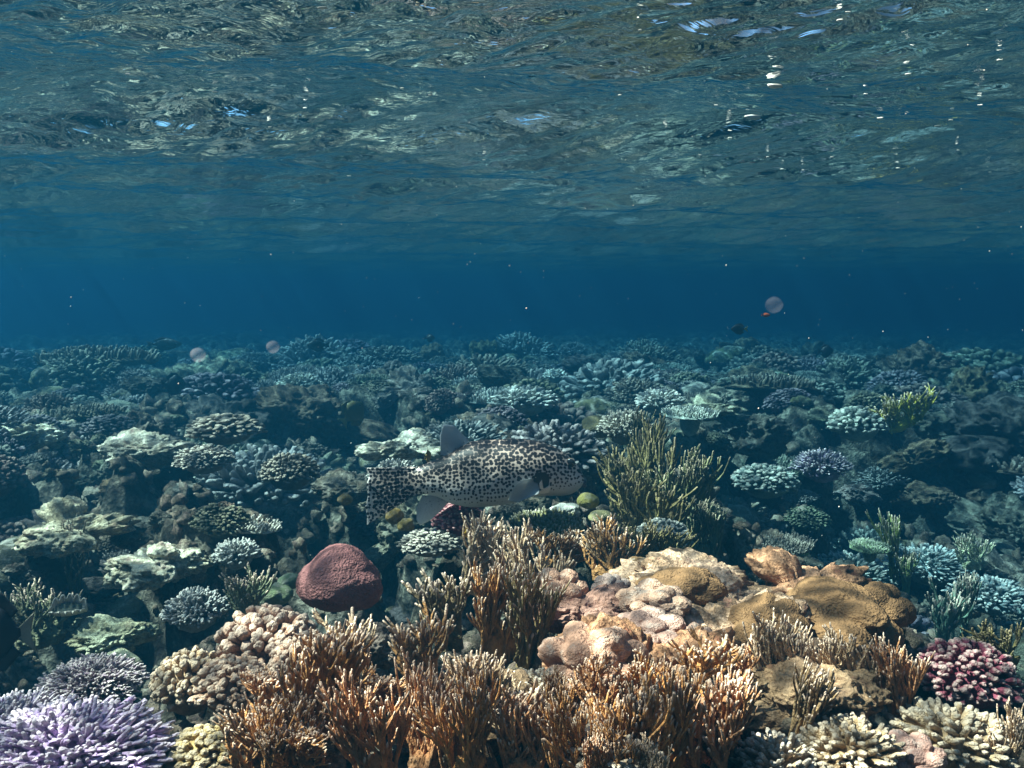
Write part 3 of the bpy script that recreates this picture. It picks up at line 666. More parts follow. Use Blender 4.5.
fire(658, 515, 90, 66, 2.5, 7, -.3, "tallest olive fan in the middle of the thicket", (.21, .17, .07, .22), G_TH)
fire(684, 520, 70, 56, 2.4, 3, .5, "grey green fan on the right side of the thicket", (.20, .20, .10, .4), G_TH)
fire(646, 545, 74, 66, 2.2, 1, .1, "dense front fan of the thicket beside the grey knobbed dome", OLIVE, G_TH)
fire(705, 555, 60, 46, 2.3, 2, .6, "teal tinged fan low at the thicket's right foot", (.18, .2, .12, .4), G_TH)
fire(614, 562, 40, 40, 2.2, 4, .9, "small olive fan at the thicket's left foot", OLIVE, G_TH)
fire(250, 622, 62, 30, 1.7, 5, .5, "grey green twig like fan beside the blue grey branching coral", (.24, .25, .15), None)
fire(893, 572, 74, 20, 2.85, 5, 1.2, "thin upright yellow green blade standing in the channel", (.34, .38, .10), None, land="thin yellow green blade")
fire(905, 590, 50, 18, 2.8, 5, .8, "short yellow green blade beside the taller one", (.30, .34, .12), None)
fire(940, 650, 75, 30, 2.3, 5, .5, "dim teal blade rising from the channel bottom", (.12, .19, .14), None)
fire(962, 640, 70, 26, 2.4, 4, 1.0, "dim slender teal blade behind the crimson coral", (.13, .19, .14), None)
fire(40, 640, 55, 70, 1.8, 7, .3, "thorny olive grey coral beside the sloping slab", (.2, .2, .12), None)
fire(905, 424, 34, 60, 4.1, 6, .2, "yellow crinkled coral beside the lumpy dome on the far slope", (.50, .42, .06), None, land="yellow crinkled coral")
fire(975, 565, 30, 44, 2.9, 7, .3, "pale yellowish soft fingers on the channel floor", (.5, .5, .32), None)

G_FILL = "short fans filling the fire coral thicket"
for k in range(26):
    qx, qy = RNG.uniform(235, 745), RNG.uniform(692, 785); qd = .98 + (775 - qy) * .0032
    fire(qx, qy, RNG.uniform(34, 62), RNG.uniform(26, 46), qd, int(RNG.integers(8)), RNG.uniform(-1, 1), "short tan fan crowded among the golden fire coral fans at the lower edge", [TAN, GOLD, MUST, PALE][k % 4], G_FILL)

# giant clam with a fluted edge, wedged in the reef at the left
def clam():
    rng = np.random.default_rng(9)
    root = bpy.data.objects.new("giant_clam", None); COL.objects.link(root); root.location = pix(68, 612, 1.75); root.rotation_euler = (R(25), 0, .3); root.scale = (.62, .62, .62)
    tag(root, "giant clam with a wavy fluted edge wedged above the sloping slab", "clam")
    for sg in (1, -1):
        nu, nv = 90, 14; V = []
        for j in range(nv):
            s = j / (nv - 1)
            for i in range(nu):
                u = i / (nu - 1) * 2 - 1; flu = math.sin(u * 16)
                x_ = .055 * u * (0.4 + .6 * s); ed = math.sqrt(max(0, 1 - u * u))
                y_ = sg * (.004 + .030 * math.sin(s * 1.9) * ed + .007 * flu * s * s); z_ = .045 * s * (ed ** .5 * .8 + .2) - .012 + .006 * flu * s * s
                V.append((x_, y_, z_))
        q = [(j * nu + i, j * nu + i + 1, (j + 1) * nu + i + 1, (j + 1) * nu + i) for j in range(nv - 1) for i in range(nu - 1)]
        mb = MB(); mb.add(V, q); o = obj("shell", mb.mesh("shell", M_SMOOTH), root, color=(.5, .46, .4))
        md = o.modifiers.new("thick", 'SOLIDIFY'); md.thickness = .004
    mb = MB(); V = []; nu = 90
    for s in (-1, -.5, 0, .5, 1):
        for i in range(nu):
            u = i / (nu - 1) * 2 - 1; ed = math.sqrt(max(0, 1 - u * u)); V.append((.05 * u, s * (.002 + .02 * ed) + .004 * math.sin(u * 16 + 1), .03 * (ed ** .5) - .012 - .012 * (1 - s * s)))
    mb.add(V, [(j * nu + i, j * nu + i + 1, (j + 1) * nu + i + 1, (j + 1) * nu + i) for j in range(4) for i in range(nu - 1)])
    obj("mantle", mb.mesh("mantle", M_SMOOTH), root, color=(.12, .13, .10))
clam()

# ------------------------------------------------------------------ the pufferfish (built in units of 1/4.096 picture pixel, 2 m away)
def fish_skin():
    m, t, out = new_mat("pufferfish_skin")
    b = N(t, "ShaderNodeBsdfPrincipled", i_Roughness=0.5); b.inputs["Specular IOR Level"].default_value = 0.35
    tc = N(t, "ShaderNodeTexCoord"); at = N(t, "ShaderNodeAttribute", attribute_name="tip")
    nz = N(t, "ShaderNodeTexNoise", i_Scale=60.0, i_Detail=2.0); L(t, tc.outputs["Object"], nz.inputs["Vector"])
    sc = N(t, "ShaderNodeVectorMath", operation='SCALE', i_Scale=0.006); L(t, nz.outputs["Color"], sc.inputs[0])
    ad = N(t, "ShaderNodeVectorMath", operation='ADD'); L(t, tc.outputs["Object"], ad.inputs[0]); L(t, sc.outputs[0], ad.inputs[1])
    sx = N(t, "ShaderNodeSeparateXYZ"); L(t, ad.outputs[0], sx.inputs[0]); fl = N(t, "ShaderNodeCombineXYZ"); L(t, sx.outputs[0], fl.inputs[0]); L(t, math_(t, 'ADD', sx.outputs[2], math_(t, 'MULTIPLY', sx.outputs[1], .35)), fl.inputs[1])
    v1 = N(t, "ShaderNodeTexVoronoi", voronoi_dimensions='2D', i_Scale=122.0, i_Randomness=0.72); L(t, fl.outputs[0], v1.inputs["Vector"])
    thr = ramp(t, at.outputs["Fac"], [(0.08, 0.0), (0.18, 0.27), (0.42, 0.40), (0.68, 0.50), (1.0, 0.60)])
    rnd = N(t, "ShaderNodeSeparateColor"); L(t, v1.outputs["Color"], rnd.inputs[0])
    thr2 = math_(t, 'MULTIPLY', thr, mrange(t, rnd.outputs[0], 0, 1, 0.85, 1.1))
    dd = v1.outputs["Distance"]
    spot = mrange(t, math_(t, 'SUBTRACT', thr2, dd), -0.03, 0.05, 0.0, 1.0)
    skin = ramp(t, at.outputs["Fac"], [(0.0, (.50, .52, .55)), (0.3, (.68, .65, .64)), (0.6, (.58, .46, .40)), (1.0, (.34, .24, .20))])
    n2 = N(t, "ShaderNodeTexNoise", i_Scale=14.0, i_Detail=4.0); L(t, tc.outputs["Object"], n2.inputs["Vector"])
    skin = mixc(t, 0.6, skin, ramp(t, n2.outputs[0], [(0.3, .7), (0.7, 1.25)]), 'MULTIPLY')
    L(t, mixc(t, spot, skin, (.018, .013, .014)), b.inputs["Base Color"])
    bu = N(t, "ShaderNodeBump", i_Strength=0.3, i_Distance=0.002); n3 = N(t, "ShaderNodeTexNoise", i_Scale=350.0); L(t, tc.outputs["Object"], n3.inputs["Vector"])
    L(t, n3.outputs[0], bu.inputs["Height"]); L(t, bu.outputs[0], b.inputs["Normal"])
    L(t, b.outputs[0], out.inputs[0]); return m
def fin_mat(name, col, alpha, spots=True, scale=130.0):
    m, t, out = new_mat(name)
    b = N(t, "ShaderNodeBsdfPrincipled", i_Roughness=0.45); tc = N(t, "ShaderNodeTexCoord")
    at = N(t, "ShaderNodeAttribute", attribute_name="tip")      # 0 at the base, 1 at the rim
    v = N(t, "ShaderNodeTexVoronoi", i_Scale=scale, i_Randomness=0.9); L(t, tc.outputs["Object"], v.inputs["Vector"])
    thr = ramp(t, at.outputs["Fac"], [(0.0, .30), (0.4, .16), (0.8, .08), (1.0, 0.0)]) if spots else 0.0
    if spots:
        c = mixc(t, mrange(t, math_(t, 'SUBTRACT', thr, v.outputs["Distance"]), -0.03, 0.05, 0.0, 0.8), col, (.03, .03, .035)); L(t, c, b.inputs["Base Color"])
    else: b.inputs["Base Color"].default_value = tuple(col) + (1,)
    tr = N(t, "ShaderNodeBsdfTranslucent", i_Color=tuple(col) + (1,)); tp = N(t, "ShaderNodeBsdfTransparent")
    m1 = N(t, "ShaderNodeMixShader", i_0=0.3); L(t, b.outputs[0], m1.inputs[1]); L(t, tr.outputs[0], m1.inputs[2])
    m2 = N(t, "ShaderNodeMixShader", i_0=alpha); L(t, m1.outputs[0], m2.inputs[1]); L(t, tp.outputs[0], m2.inputs[2])
    L(t, m2.outputs[0], out.inputs[0]); return m
def plain(name, col, rough=.5, spec=.4):
    m, t, out = new_mat(name); b = N(t, "ShaderNodeBsdfPrincipled", i_Roughness=rough); b.inputs["Base Color"].default_value = tuple(col) + (1,)
    b.inputs["Specular IOR Level"].default_value = spec; L(t, b.outputs[0], out.inputs[0]); return m

def smooth_interp(xq, pts):
    p = np.array(pts, float); o = np.argsort(p[:, 0]); return np.interp(xq, p[o, 0], p[o, 1])
def loft(x, top, bot, wid, nr, S, cx, cz, power=0.85):
    """Fish body: superellipse sections along x; 'tip' runs 0 on the belly to 1 on the back."""
    th = np.arange(nr) / nr * 2 * math.pi; V, T = [], []
    for k in range(len(x)):
        mid, hh = (top[k] + bot[k]) / 2, (bot[k] - top[k]) / 2
        cs, sn = np.cos(th), np.sin(th)
        yy = np.sign(cs) * np.abs(cs) ** power * wid[k]; zz = np.sign(sn) * np.abs(sn) ** power * hh
        V.append(np.stack([np.full(nr, (x[k] - cx) * S), yy * S, (cz - (mid - zz)) * S], 1)); T.append((sn + 1) / 2)
    V = np.concatenate(V); n = len(x)
    f = [(k * nr + j, (k + 1) * nr + j, (k + 1) * nr + (j + 1) % nr, k * nr + (j + 1) % nr) for k in range(n - 1) for j in range(nr)]
    f += [tuple(range(nr)), tuple((n - 1) * nr + j for j in reversed(range(nr)))]
    return V, f, np.concatenate(T)
def fin_sheet(base, rim, S, cx, cz, y0=0.0, y1=0.0, nc=40, nr=14, th0=3.0, th1=0.6, wave=1.5, rays=12, ramp_=0.2):
    """A fin: rayed sheet with real thickness between a base line and a rim line (fish coordinates)."""
    b = np.array(base, float); r = np.array(rim, float)
    def rs(p, n):
        s = np.concatenate([[0], np.cumsum(np.linalg.norm(np.diff(p, axis=0), axis=1))]); q = np.linspace(0, s[-1], n)
        return np.stack([np.interp(q, s, p[:, 0]), np.interp(q, s, p[:, 1])], 1)
    b, r = rs(b, nc), rs(r, nc); V, T = [], []
    for sg in (1, -1):
        for j in range(nr):
            s = j / (nr - 1); p = b * (1 - s) + r * s; c = np.linspace(0, 1, nc)
            yy = y0 + (y1 - y0) * s + sg * (th0 * (1 - s) + th1 * s) * (1 - ramp_ + ramp_ * np.cos(c * rays * 2 * math.pi)) + wave * s * np.sin(c * 7 + s * 3)
            V.append(np.stack([(p[:, 0] - cx) * S, yy * S, (cz - p[:, 1]) * S], 1)); T.append(np.full(nc, s))
    V = np.concatenate(V); T = np.concatenate(T); h = nr * nc; f = []
    for j in range(nr - 1):
        for i in range(nc - 1):
            a = j * nc + i; f.append((a, a + 1, a + nc + 1, a + nc)); f.append((h + a + nc, h + a + nc + 1, h + a + 1, h + a))
    ring = [i for i in range(nc)] + [j * nc + nc - 1 for j in range(1, nr)] + [(nr - 1) * nc + i for i in range(nc - 2, -1, -1)] + [j * nc for j in range(nr - 2, 0, -1)]
    for k in range(len(ring)):
        a, c = ring[k], ring[(k + 1) % len(ring)]; f.append((c, a, h + a, h + c))
    return V, f, T

def pufferfish():
    S = 2.0 / F / 4.096; cx, cz = 560.0, 265.0
    root = bpy.data.objects.new("pufferfish", None); COL.objects.link(root)
    root.location = pix(350 + cx / 4.096, 410 + cz / 4.096, 2.0); root.rotation_euler = (0, 0, R(3))
    tag(root, "big black spotted white pufferfish swimming over the reef", "pufferfish"); LAND.append((470, 475, "spotted pufferfish"))
    skin = fish_skin()
    x = np.concatenate([np.linspace(175, 900, 76), 900 + 62 * np.sin(np.linspace(0.08, math.pi / 2, 14))])
    top = smooth_interp(x, [(170, 244), (240, 236), (290, 226), (340, 207), (400, 182), (440, 155), (470, 138), (500, 128), (540, 123), (620, 120), (700, 120), (780, 128), (840, 150), (875, 174), (905, 200), (930, 226), (948, 250), (957, 270), (962, 288)])
    bot = smooth_interp(x, [(170, 352), (240, 346), (290, 338), (340, 346), (380, 362), (420, 384), (480, 397), (560, 395), (640, 384), (700, 370), (740, 352), (820, 352), (880, 353), (915, 344), (935, 330), (950, 316), (962, 296)])
    wid = smooth_interp(x, [(170, 6), (240, 22), (300, 40), (380, 66), (460, 92), (560, 116), (660, 126), (740, 122), (820, 104), (880, 80), (920, 58), (945, 40), (958, 20), (962, 8)])
    ker = np.ones(5) / 5
    for a in (top, bot, wid): a[2:-2] = np.convolve(a, ker, 'valid')
    V, fc, T = loft(x, top, bot, wid, 48, S, cx, cz)
    V = V + (0.0012 * fbm(V * 60, 2, 3))[:, None] * np.array([0, 1, 1])
    tail = np.repeat(np.clip((330 - x) / 90, 0, 1), 48); T = T * (1 - tail) + .68 * tail
    fr = np.repeat(np.clip((x - 780) / 170, 0, 1), 48); T = T - .26 * fr
    mb = MB(); mb.add(V, fc, T); obj("body", mb.mesh("body", skin), root)
    fm = fin_mat("pale_fin", (.55, .58, .62), .12, True); cm = fin_mat("pectoral_fin", (.40, .42, .44), .12, False)
    def fin(name, mat, *a, parent=root, **k):
        v, q, t_ = fin_sheet(*a, S, cx, cz, **k); mb = MB(); mb.add(v, q, t_); return obj(name, mb.mesh(name, mat), parent)
    v, q, t_ = fin_sheet([(268, 232), (256, 262), (256, 310), (272, 341)], [(66, 232), (84, 262), (70, 300), (76, 345), (64, 390), (70, 430), (70, 470)], S, cx, cz, nc=70, nr=24, th0=20, th1=1, wave=3, rays=11, ramp_=0.03)
    mb = MB(); mb.add(v, q, .68 - .28 * np.clip((t_ - .55) / .45, 0, 1) ** 1.5); obj("caudal_fin", mb.mesh("caudal_fin", skin), root)
    fin("dorsal_fin", fm, [(402, 184), (440, 158), (482, 134)], [(372, 182), (370, 100), (384, 56), (425, 60), (470, 104), (488, 120)], th0=6, wave=3, rays=11)
    fin("anal_fin", fm, [(296, 349), (340, 348), (398, 374)], [(272, 400), (272, 452), (286, 474), (330, 452), (372, 412), (396, 384)], th0=6, wave=2, rays=11)
    for sg in (-1, 1):
        fin("pectoral_fin", cm, [(752, 258), (768, 300)], [(700, 256), (660, 288), (640, 338), (672, 350), (720, 330), (762, 312)], y0=sg * 112, y1=sg * 148, th0=5, wave=3, rays=9)
        # black patch round the gill slit with a pale crescent flap
        def patch(name, mat, poly, off, th):
            p = np.array(poly, float); c = p.mean(0); V = []; nrg = 5
            for s in np.linspace(1, 0, nrg): V += [tuple(c + (q_ - c) * s) for q_ in p]
            xs = np.array(V); tb = np.interp(xs[:, 0], x, top), np.interp(xs[:, 0], x, bot), np.interp(xs[:, 0], x, wid)
            mid, hh = (tb[0] + tb[1]) / 2, (tb[1] - tb[0]) / 2; u = np.clip((xs[:, 1] - mid) / hh, -.99, .99)
            yy = tb[2] * (1 - np.abs(u) ** (2 / .85)) ** (.85 / 2) + off + th * np.repeat(np.linspace(0, 1, nrg), len(p))
            P = np.stack([(xs[:, 0] - cx) * S, sg * yy * S, (cz - xs[:, 1]) * S], 1); n = len(p)
            q = [(j * n + i, j * n + (i + 1) % n, (j + 1) * n + (i + 1) % n, (j + 1) * n + i) for j in range(nrg - 1) for i in range(n)]
            mb = MB(); mb.add(P, q); return obj(name, mb.mesh(name, mat), root)
        patch("gill_patch", BLACK, [(738, 262), (748, 242), (770, 232), (795, 238), (808, 262), (806, 288), (794, 310), (760, 330), (728, 334), (726, 320), (744, 300), (736, 280)], 1.5, 1.5)
        patch("gill_flap", FLAP, [(776, 262), (774, 284), (782, 300), (800, 302), (808, 288), (814, 300), (806, 322), (784, 328), (762, 322), (764, 314), (778, 312), (768, 298), (766, 276)], 9, 5)
        e = np.interp(898, x, wid); v4, f4 = ico(3)
        mb = MB(); mb.add(v4 * np.array([20, 6, 19]) * S, f4); ring = obj("eye_ring", mb.mesh("eye_ring", RING), root, loc=((898 - cx) * S, sg * (e * .79) * S, (cz - 208) * S), rot=(0, 0, sg * .35))
        mb = MB(); mb.add(v4 * np.array([19, 10, 18]) * S, f4); ey = obj("eye", mb.mesh("eye", EYE), root, loc=((898 - cx) * S, sg * (e * .80) * S, (cz - 208) * S), rot=(0, 0, sg * .35))
    mb = MB(); a = np.linspace(0, 2 * math.pi, 25)[:-1]
    for off in (-7, 7):
        P = np.stack([(961 + 4 * np.cos(a * 1) - cx) * S, 20 * np.sin(a) * S * .9, (cz - (300 + off + 6 * np.cos(a * 1 + 1.2))) * S], 1)
        P2 = np.concatenate([P, P[:1]]); tubes(mb, P2[None], np.full((1, 25), 7 * S), 8)
    obj("mouth", mb.mesh("mouth", LIP), root)
BLACK = plain("black_skin", (.012, .011, .012)); FLAP = plain("pale_flap", (.8, .77, .75)); EYE = plain("fish_eye", (.01, .01, .012), .12, .6); RING = plain("eye_rim", (.16, .12, .09)); LIP = plain("fish_lip", (.10, .08, .085), .4)
pufferfish()

# ------------------------------------------------------------------ the small fish
def small_fish(px, py, d, lpx, label, body_col, tail_col, face=1, deep=.5, group=None, yaw=0.0, pitch=0.0, name="reef_fish", cat="fish"):
    """Deep-bodied reef fish with body, tail, fins and eyes; lpx long on the picture."""
    Lm = lpx / F * d; S = Lm / 100; root = bpy.data.objects.new(name, None); COL.objects.link(root); root.location = pix(px, py, d)
    root.rotation_euler = (0, pitch, yaw + (0 if face > 0 else math.pi)); tag(root, label, cat, group)
    x = np.concatenate([np.linspace(0, 70, 22), 70 + 12 * np.sin(np.linspace(.1, math.pi / 2, 7))]); D = 50 * deep
    prof = np.interp(x, [0, 6, 20, 40, 58, 70, 78, 82], [.16, .22, .72, 1, .86, .55, .28, .08])
    V, fc, T = loft(x, -D * prof, D * prof, D * .36 * prof, 20, S, 35, 0, 1.0)
    bmt, tmt = plain("fish_body", body_col, .5), plain("fish_tail", tail_col, .5)
    mb = MB(); mb.add(V, fc); obj("body", mb.mesh("body", bmt), root)
    v, q, t_ = fin_sheet([(2, -D * .16), (2, D * .16)], [(-18, -D * .62), (-12, 0), (-18, D * .62)], S, 35, 0, nc=14, nr=6, th0=2, th1=.4, wave=1, rays=5)
    mb = MB(); mb.add(v, q, t_); obj("tail_fin", mb.mesh("tail_fin", tmt), root)
    for sg, nm in ((-1, "dorsal_fin"), (1, "anal_fin")):
        v, q, t_ = fin_sheet([(12, sg * D * .42), (34, sg * D * .92), (56, sg * D * .84)], [(2, sg * D * .66), (24, sg * D * 1.25), (50, sg * D * 1.08)], S, 35, 0, nc=16, nr=6, th0=1.6, th1=.4, wave=.6, rays=6)
        mb = MB(); mb.add(v, q, t_); obj(nm, mb.mesh(nm, bmt), root)
    for sg in (-1, 1):
        v3, f3 = ico(2); mb = MB(); mb.add(v3 * 2.6 * S, f3); obj("eye", mb.mesh("eye", EYE), root, loc=((68 - 35) * S, sg * D * .2 * S, D * .12 * S))
    return root
DK = (.012, .014, .02)
small_fish(739, 329, 4.2, 17, "small dark fish with a yellow tail swimming in open water", DK, (.35, .28, .03), -1, .55, name="surgeonfish")
small_fish(766, 315, 3.4, 9, "tiny orange fish above the dark fish in open water", (.55, .09, .02), (.5, .1, .02), 1, .4, name="anthias")
small_fish(318, 345, 6.0, 22, "dark fish hovering above the far reef, before the hazy horizon", DK, DK, -1, .5, yaw=.2)
small_fish(430, 338, 6.5, 11, "tiny dark fish high in the haze beyond the pufferfish's tail", DK, DK, 1, .6)
small_fish(826, 351, 6.2, 16, "dark roundish fish low over the far reef right of the yellow tailed one", DK, DK, 1, .7)
small_fish(165, 344, 6.2, 36, "long dark fish just above the hazy reef far away", (.02, .025, .03), (.02, .025, .03), 1, .3)
small_fish(428, 456, 2.25, 13, "small round yellow brown fish behind the pufferfish's tail", (.42, .26, .05), (.4, .26, .06), 1, .8, yaw=1.1)
small_fish(467, 533, 1.82, 11, "tiny golden fish under the dusky pink coral", (.55, .32, .03), (.5, .3, .04), 1, .7, yaw=.4)
small_fish(353, 413, 4.0, 30, "olive brown butterflyfish tilted beside the far reef", (.14, .12, .05), (.2, .18, .05), 1, .8, yaw=.6, pitch=-.7)
small_fish(174, 384, 4.8, 24, "dark fish beside the dark slanting rock", DK, DK, 1, .8, yaw=.5)
small_fish(-6, 632, 1.5, 78, "large black fish cut off by the picture's edge", (.008, .008, .012), (.3, .28, .22), -1, .85, name="surgeonfish", yaw=.0)

# ------------------------------------------------------------------ specks: floating flecks under the surface, drifting plankton
def fleck_mesh(seed):
    v, fc = ico(2); c = v * np.array([1, .4, .28]); c *= (1 + .35 * fbm(v * 2.5, 2, seed))[:, None]
    mb = MB(); mb.add(c, fc); return mb.mesh("foam_fleck", M_FLECK)
M_FLECK = plain("foam_fleck", (.8, .76, .72), .6)
FL = [fleck_mesh(s) for s in (1, 2, 3)]
FLP = [(775, 86, 17), (752, 117, 18), (840, 20, 7), (848, 12, 6), (908, 74, 6), (866, 94, 5), (880, 118, 6), (938, 126, 7), (951, 120, 5), (980, 105, 5), (900, 17, 6), (730, 138, 5), (832, 157, 4), (782, 169, 4), (898, 168, 4), (803, 170, 3), (640, 30, 4), (768, 157, 4), (667, 133, 3),
       (322, 8, 10), (128, 74, 6), (215, 92, 6), (430, 95, 4), (305, 108, 5), (349, 176, 4), (402, 88, 4), (484, 160, 4), (270, 127, 4), (700, 155, 4), (620, 95, 4), (716, 105, 4), (958, 150, 3), (1000, 60, 6), (990, 172, 3)]
c_, s_ = math.cos(PITCH), math.sin(PITCH)
for k, (px, py, w) in enumerate(FLP):
    v = (384 - py) / F; hh = SURF
    for _ in range(12):
        d = (hh - .012) / (-s_ + c_ * v); p = pix(px, py, d); hh = .5 * hh + .5 * (SURF + float(surf_h(np.array([p.x]), np.array([p.y]))[0]))
    s = w / F * d / 2
    o = obj("foam_fleck", FL[k % 3], None, p, (0, 0, RNG.normal(0, .25)), s)
    tag(o, "long pale fleck floating under the water surface, the longer of two" if k == 0 else "pale ragged fleck drifting just below the long one" if k == 1 else "tiny pale fleck floating just under the water surface", "fleck", "pale flecks under the surface")
def backscatter_mat():  # soft-edged balls added to stand in for out-of-focus backscatter discs
    m, t, out = new_mat("backscatter_disc"); tp = N(t, "ShaderNodeBsdfTransparent"); d = N(t, "ShaderNodeBsdfTranslucent", i_Color=(.75, .75, .85, 1)); e = N(t, "ShaderNodeBsdfDiffuse", i_Color=(.75, .75, .85, 1))
    m0 = N(t, "ShaderNodeMixShader", i_0=.5); L(t, d.outputs[0], m0.inputs[1]); L(t, e.outputs[0], m0.inputs[2])
    lw = N(t, "ShaderNodeLayerWeight", i_Blend=.5); mx = N(t, "ShaderNodeMixShader"); L(t, mrange(t, lw.outputs["Facing"], .35, 1.0, .14, 0.0), mx.inputs[0]); L(t, tp.outputs[0], mx.inputs[1]); L(t, m0.outputs[0], mx.inputs[2]); L(t, mx.outputs[0], out.inputs[0]); return m
M_BACKSCATTER = backscatter_mat()
v3, f3 = ico(3); mb = MB(); mb.add(v3 * np.array([1, 1, .95]) * (1 + .05 * fbm(v3 * 2, 2, 4))[:, None], f3); JM = mb.mesh("backscatter", M_BACKSCATTER)
for (px, py, w, lab) in ((774, 305, 9, "pale translucent plankton ball drifting right of the dark fish"), (273, 347, 7, "faint pinkish plankton ball low over the far reef"), (198, 355, 8, "faintest plankton ball left of the pinkish one")):
    tag(obj("backscatter", JM, None, pix(px, py, .9), (0, 0, 0), w / F * .9), lab, "backscatter")

# ------------------------------------------------------------------ loose rubble and nubs of turf between the corals
def rubble():
    rng = np.random.default_rng(77); n = 9000; v, fc = ico(2)
    a = rng.uniform(-.68, .68, n); r = np.exp(rng.uniform(math.log(.9), math.log(5.0), n)); X, Y = r * np.sin(a), r * np.cos(a); Z = seabed_h(X, Y)
    sz = rng.uniform(.004, .013, n) * (0.6 + .45 * r); mb = MB(); shp = [v * (1 + .8 * fbm(v * 2.6, 3, k))[:, None] for k in range(12)]
    for k in range(n):
        q = shp[k % 12] * sz[k] * rng.uniform(.6, 1.5, 3); c, s = math.cos(k), math.sin(k)
        q = np.stack([q[:, 0] * c - q[:, 1] * s, q[:, 0] * s + q[:, 1] * c, q[:, 2]], 1) + [X[k], Y[k], Z[k] + sz[k] * .3]; mb.add(q, fc)
    tag(obj("coral_rubble", mb.mesh("coral_rubble", M_RUB)), kind="stuff", label="broken coral rubble between the coral heads")
M_RUB = rock_mat("coral_rubble", [(0.05, 0.037, 0.025), (0.12, 0.09, 0.065), (0.22, 0.17, 0.125), (0.42, 0.36, 0.30), (0.28, 0.19, 0.16), (0.08, 0.04, 0.037)], scale=14, bump=.008)
rubble()

# ------------------------------------------------------------------ fine particles hanging in the water
def snow():
    rng = np.random.default_rng(12); v, fc = ico(1); mb = MB()
    for k in range(420):
        a, d = rng.uniform(-.6, .6), rng.uniform(.5, 4.0); z = rng.uniform(-.5, SURF - .06); q = v * rng.uniform(.0003, .0008) * (0.6 + .3 * d) * rng.uniform(.5, 1.4, 3)
        mb.add(q + [d * math.sin(a), d * math.cos(a), z], fc)
    tag(obj("marine_snow", mb.mesh("marine_snow", M_FLECK)), kind="stuff", label="fine pale particles drifting in the water")
snow()

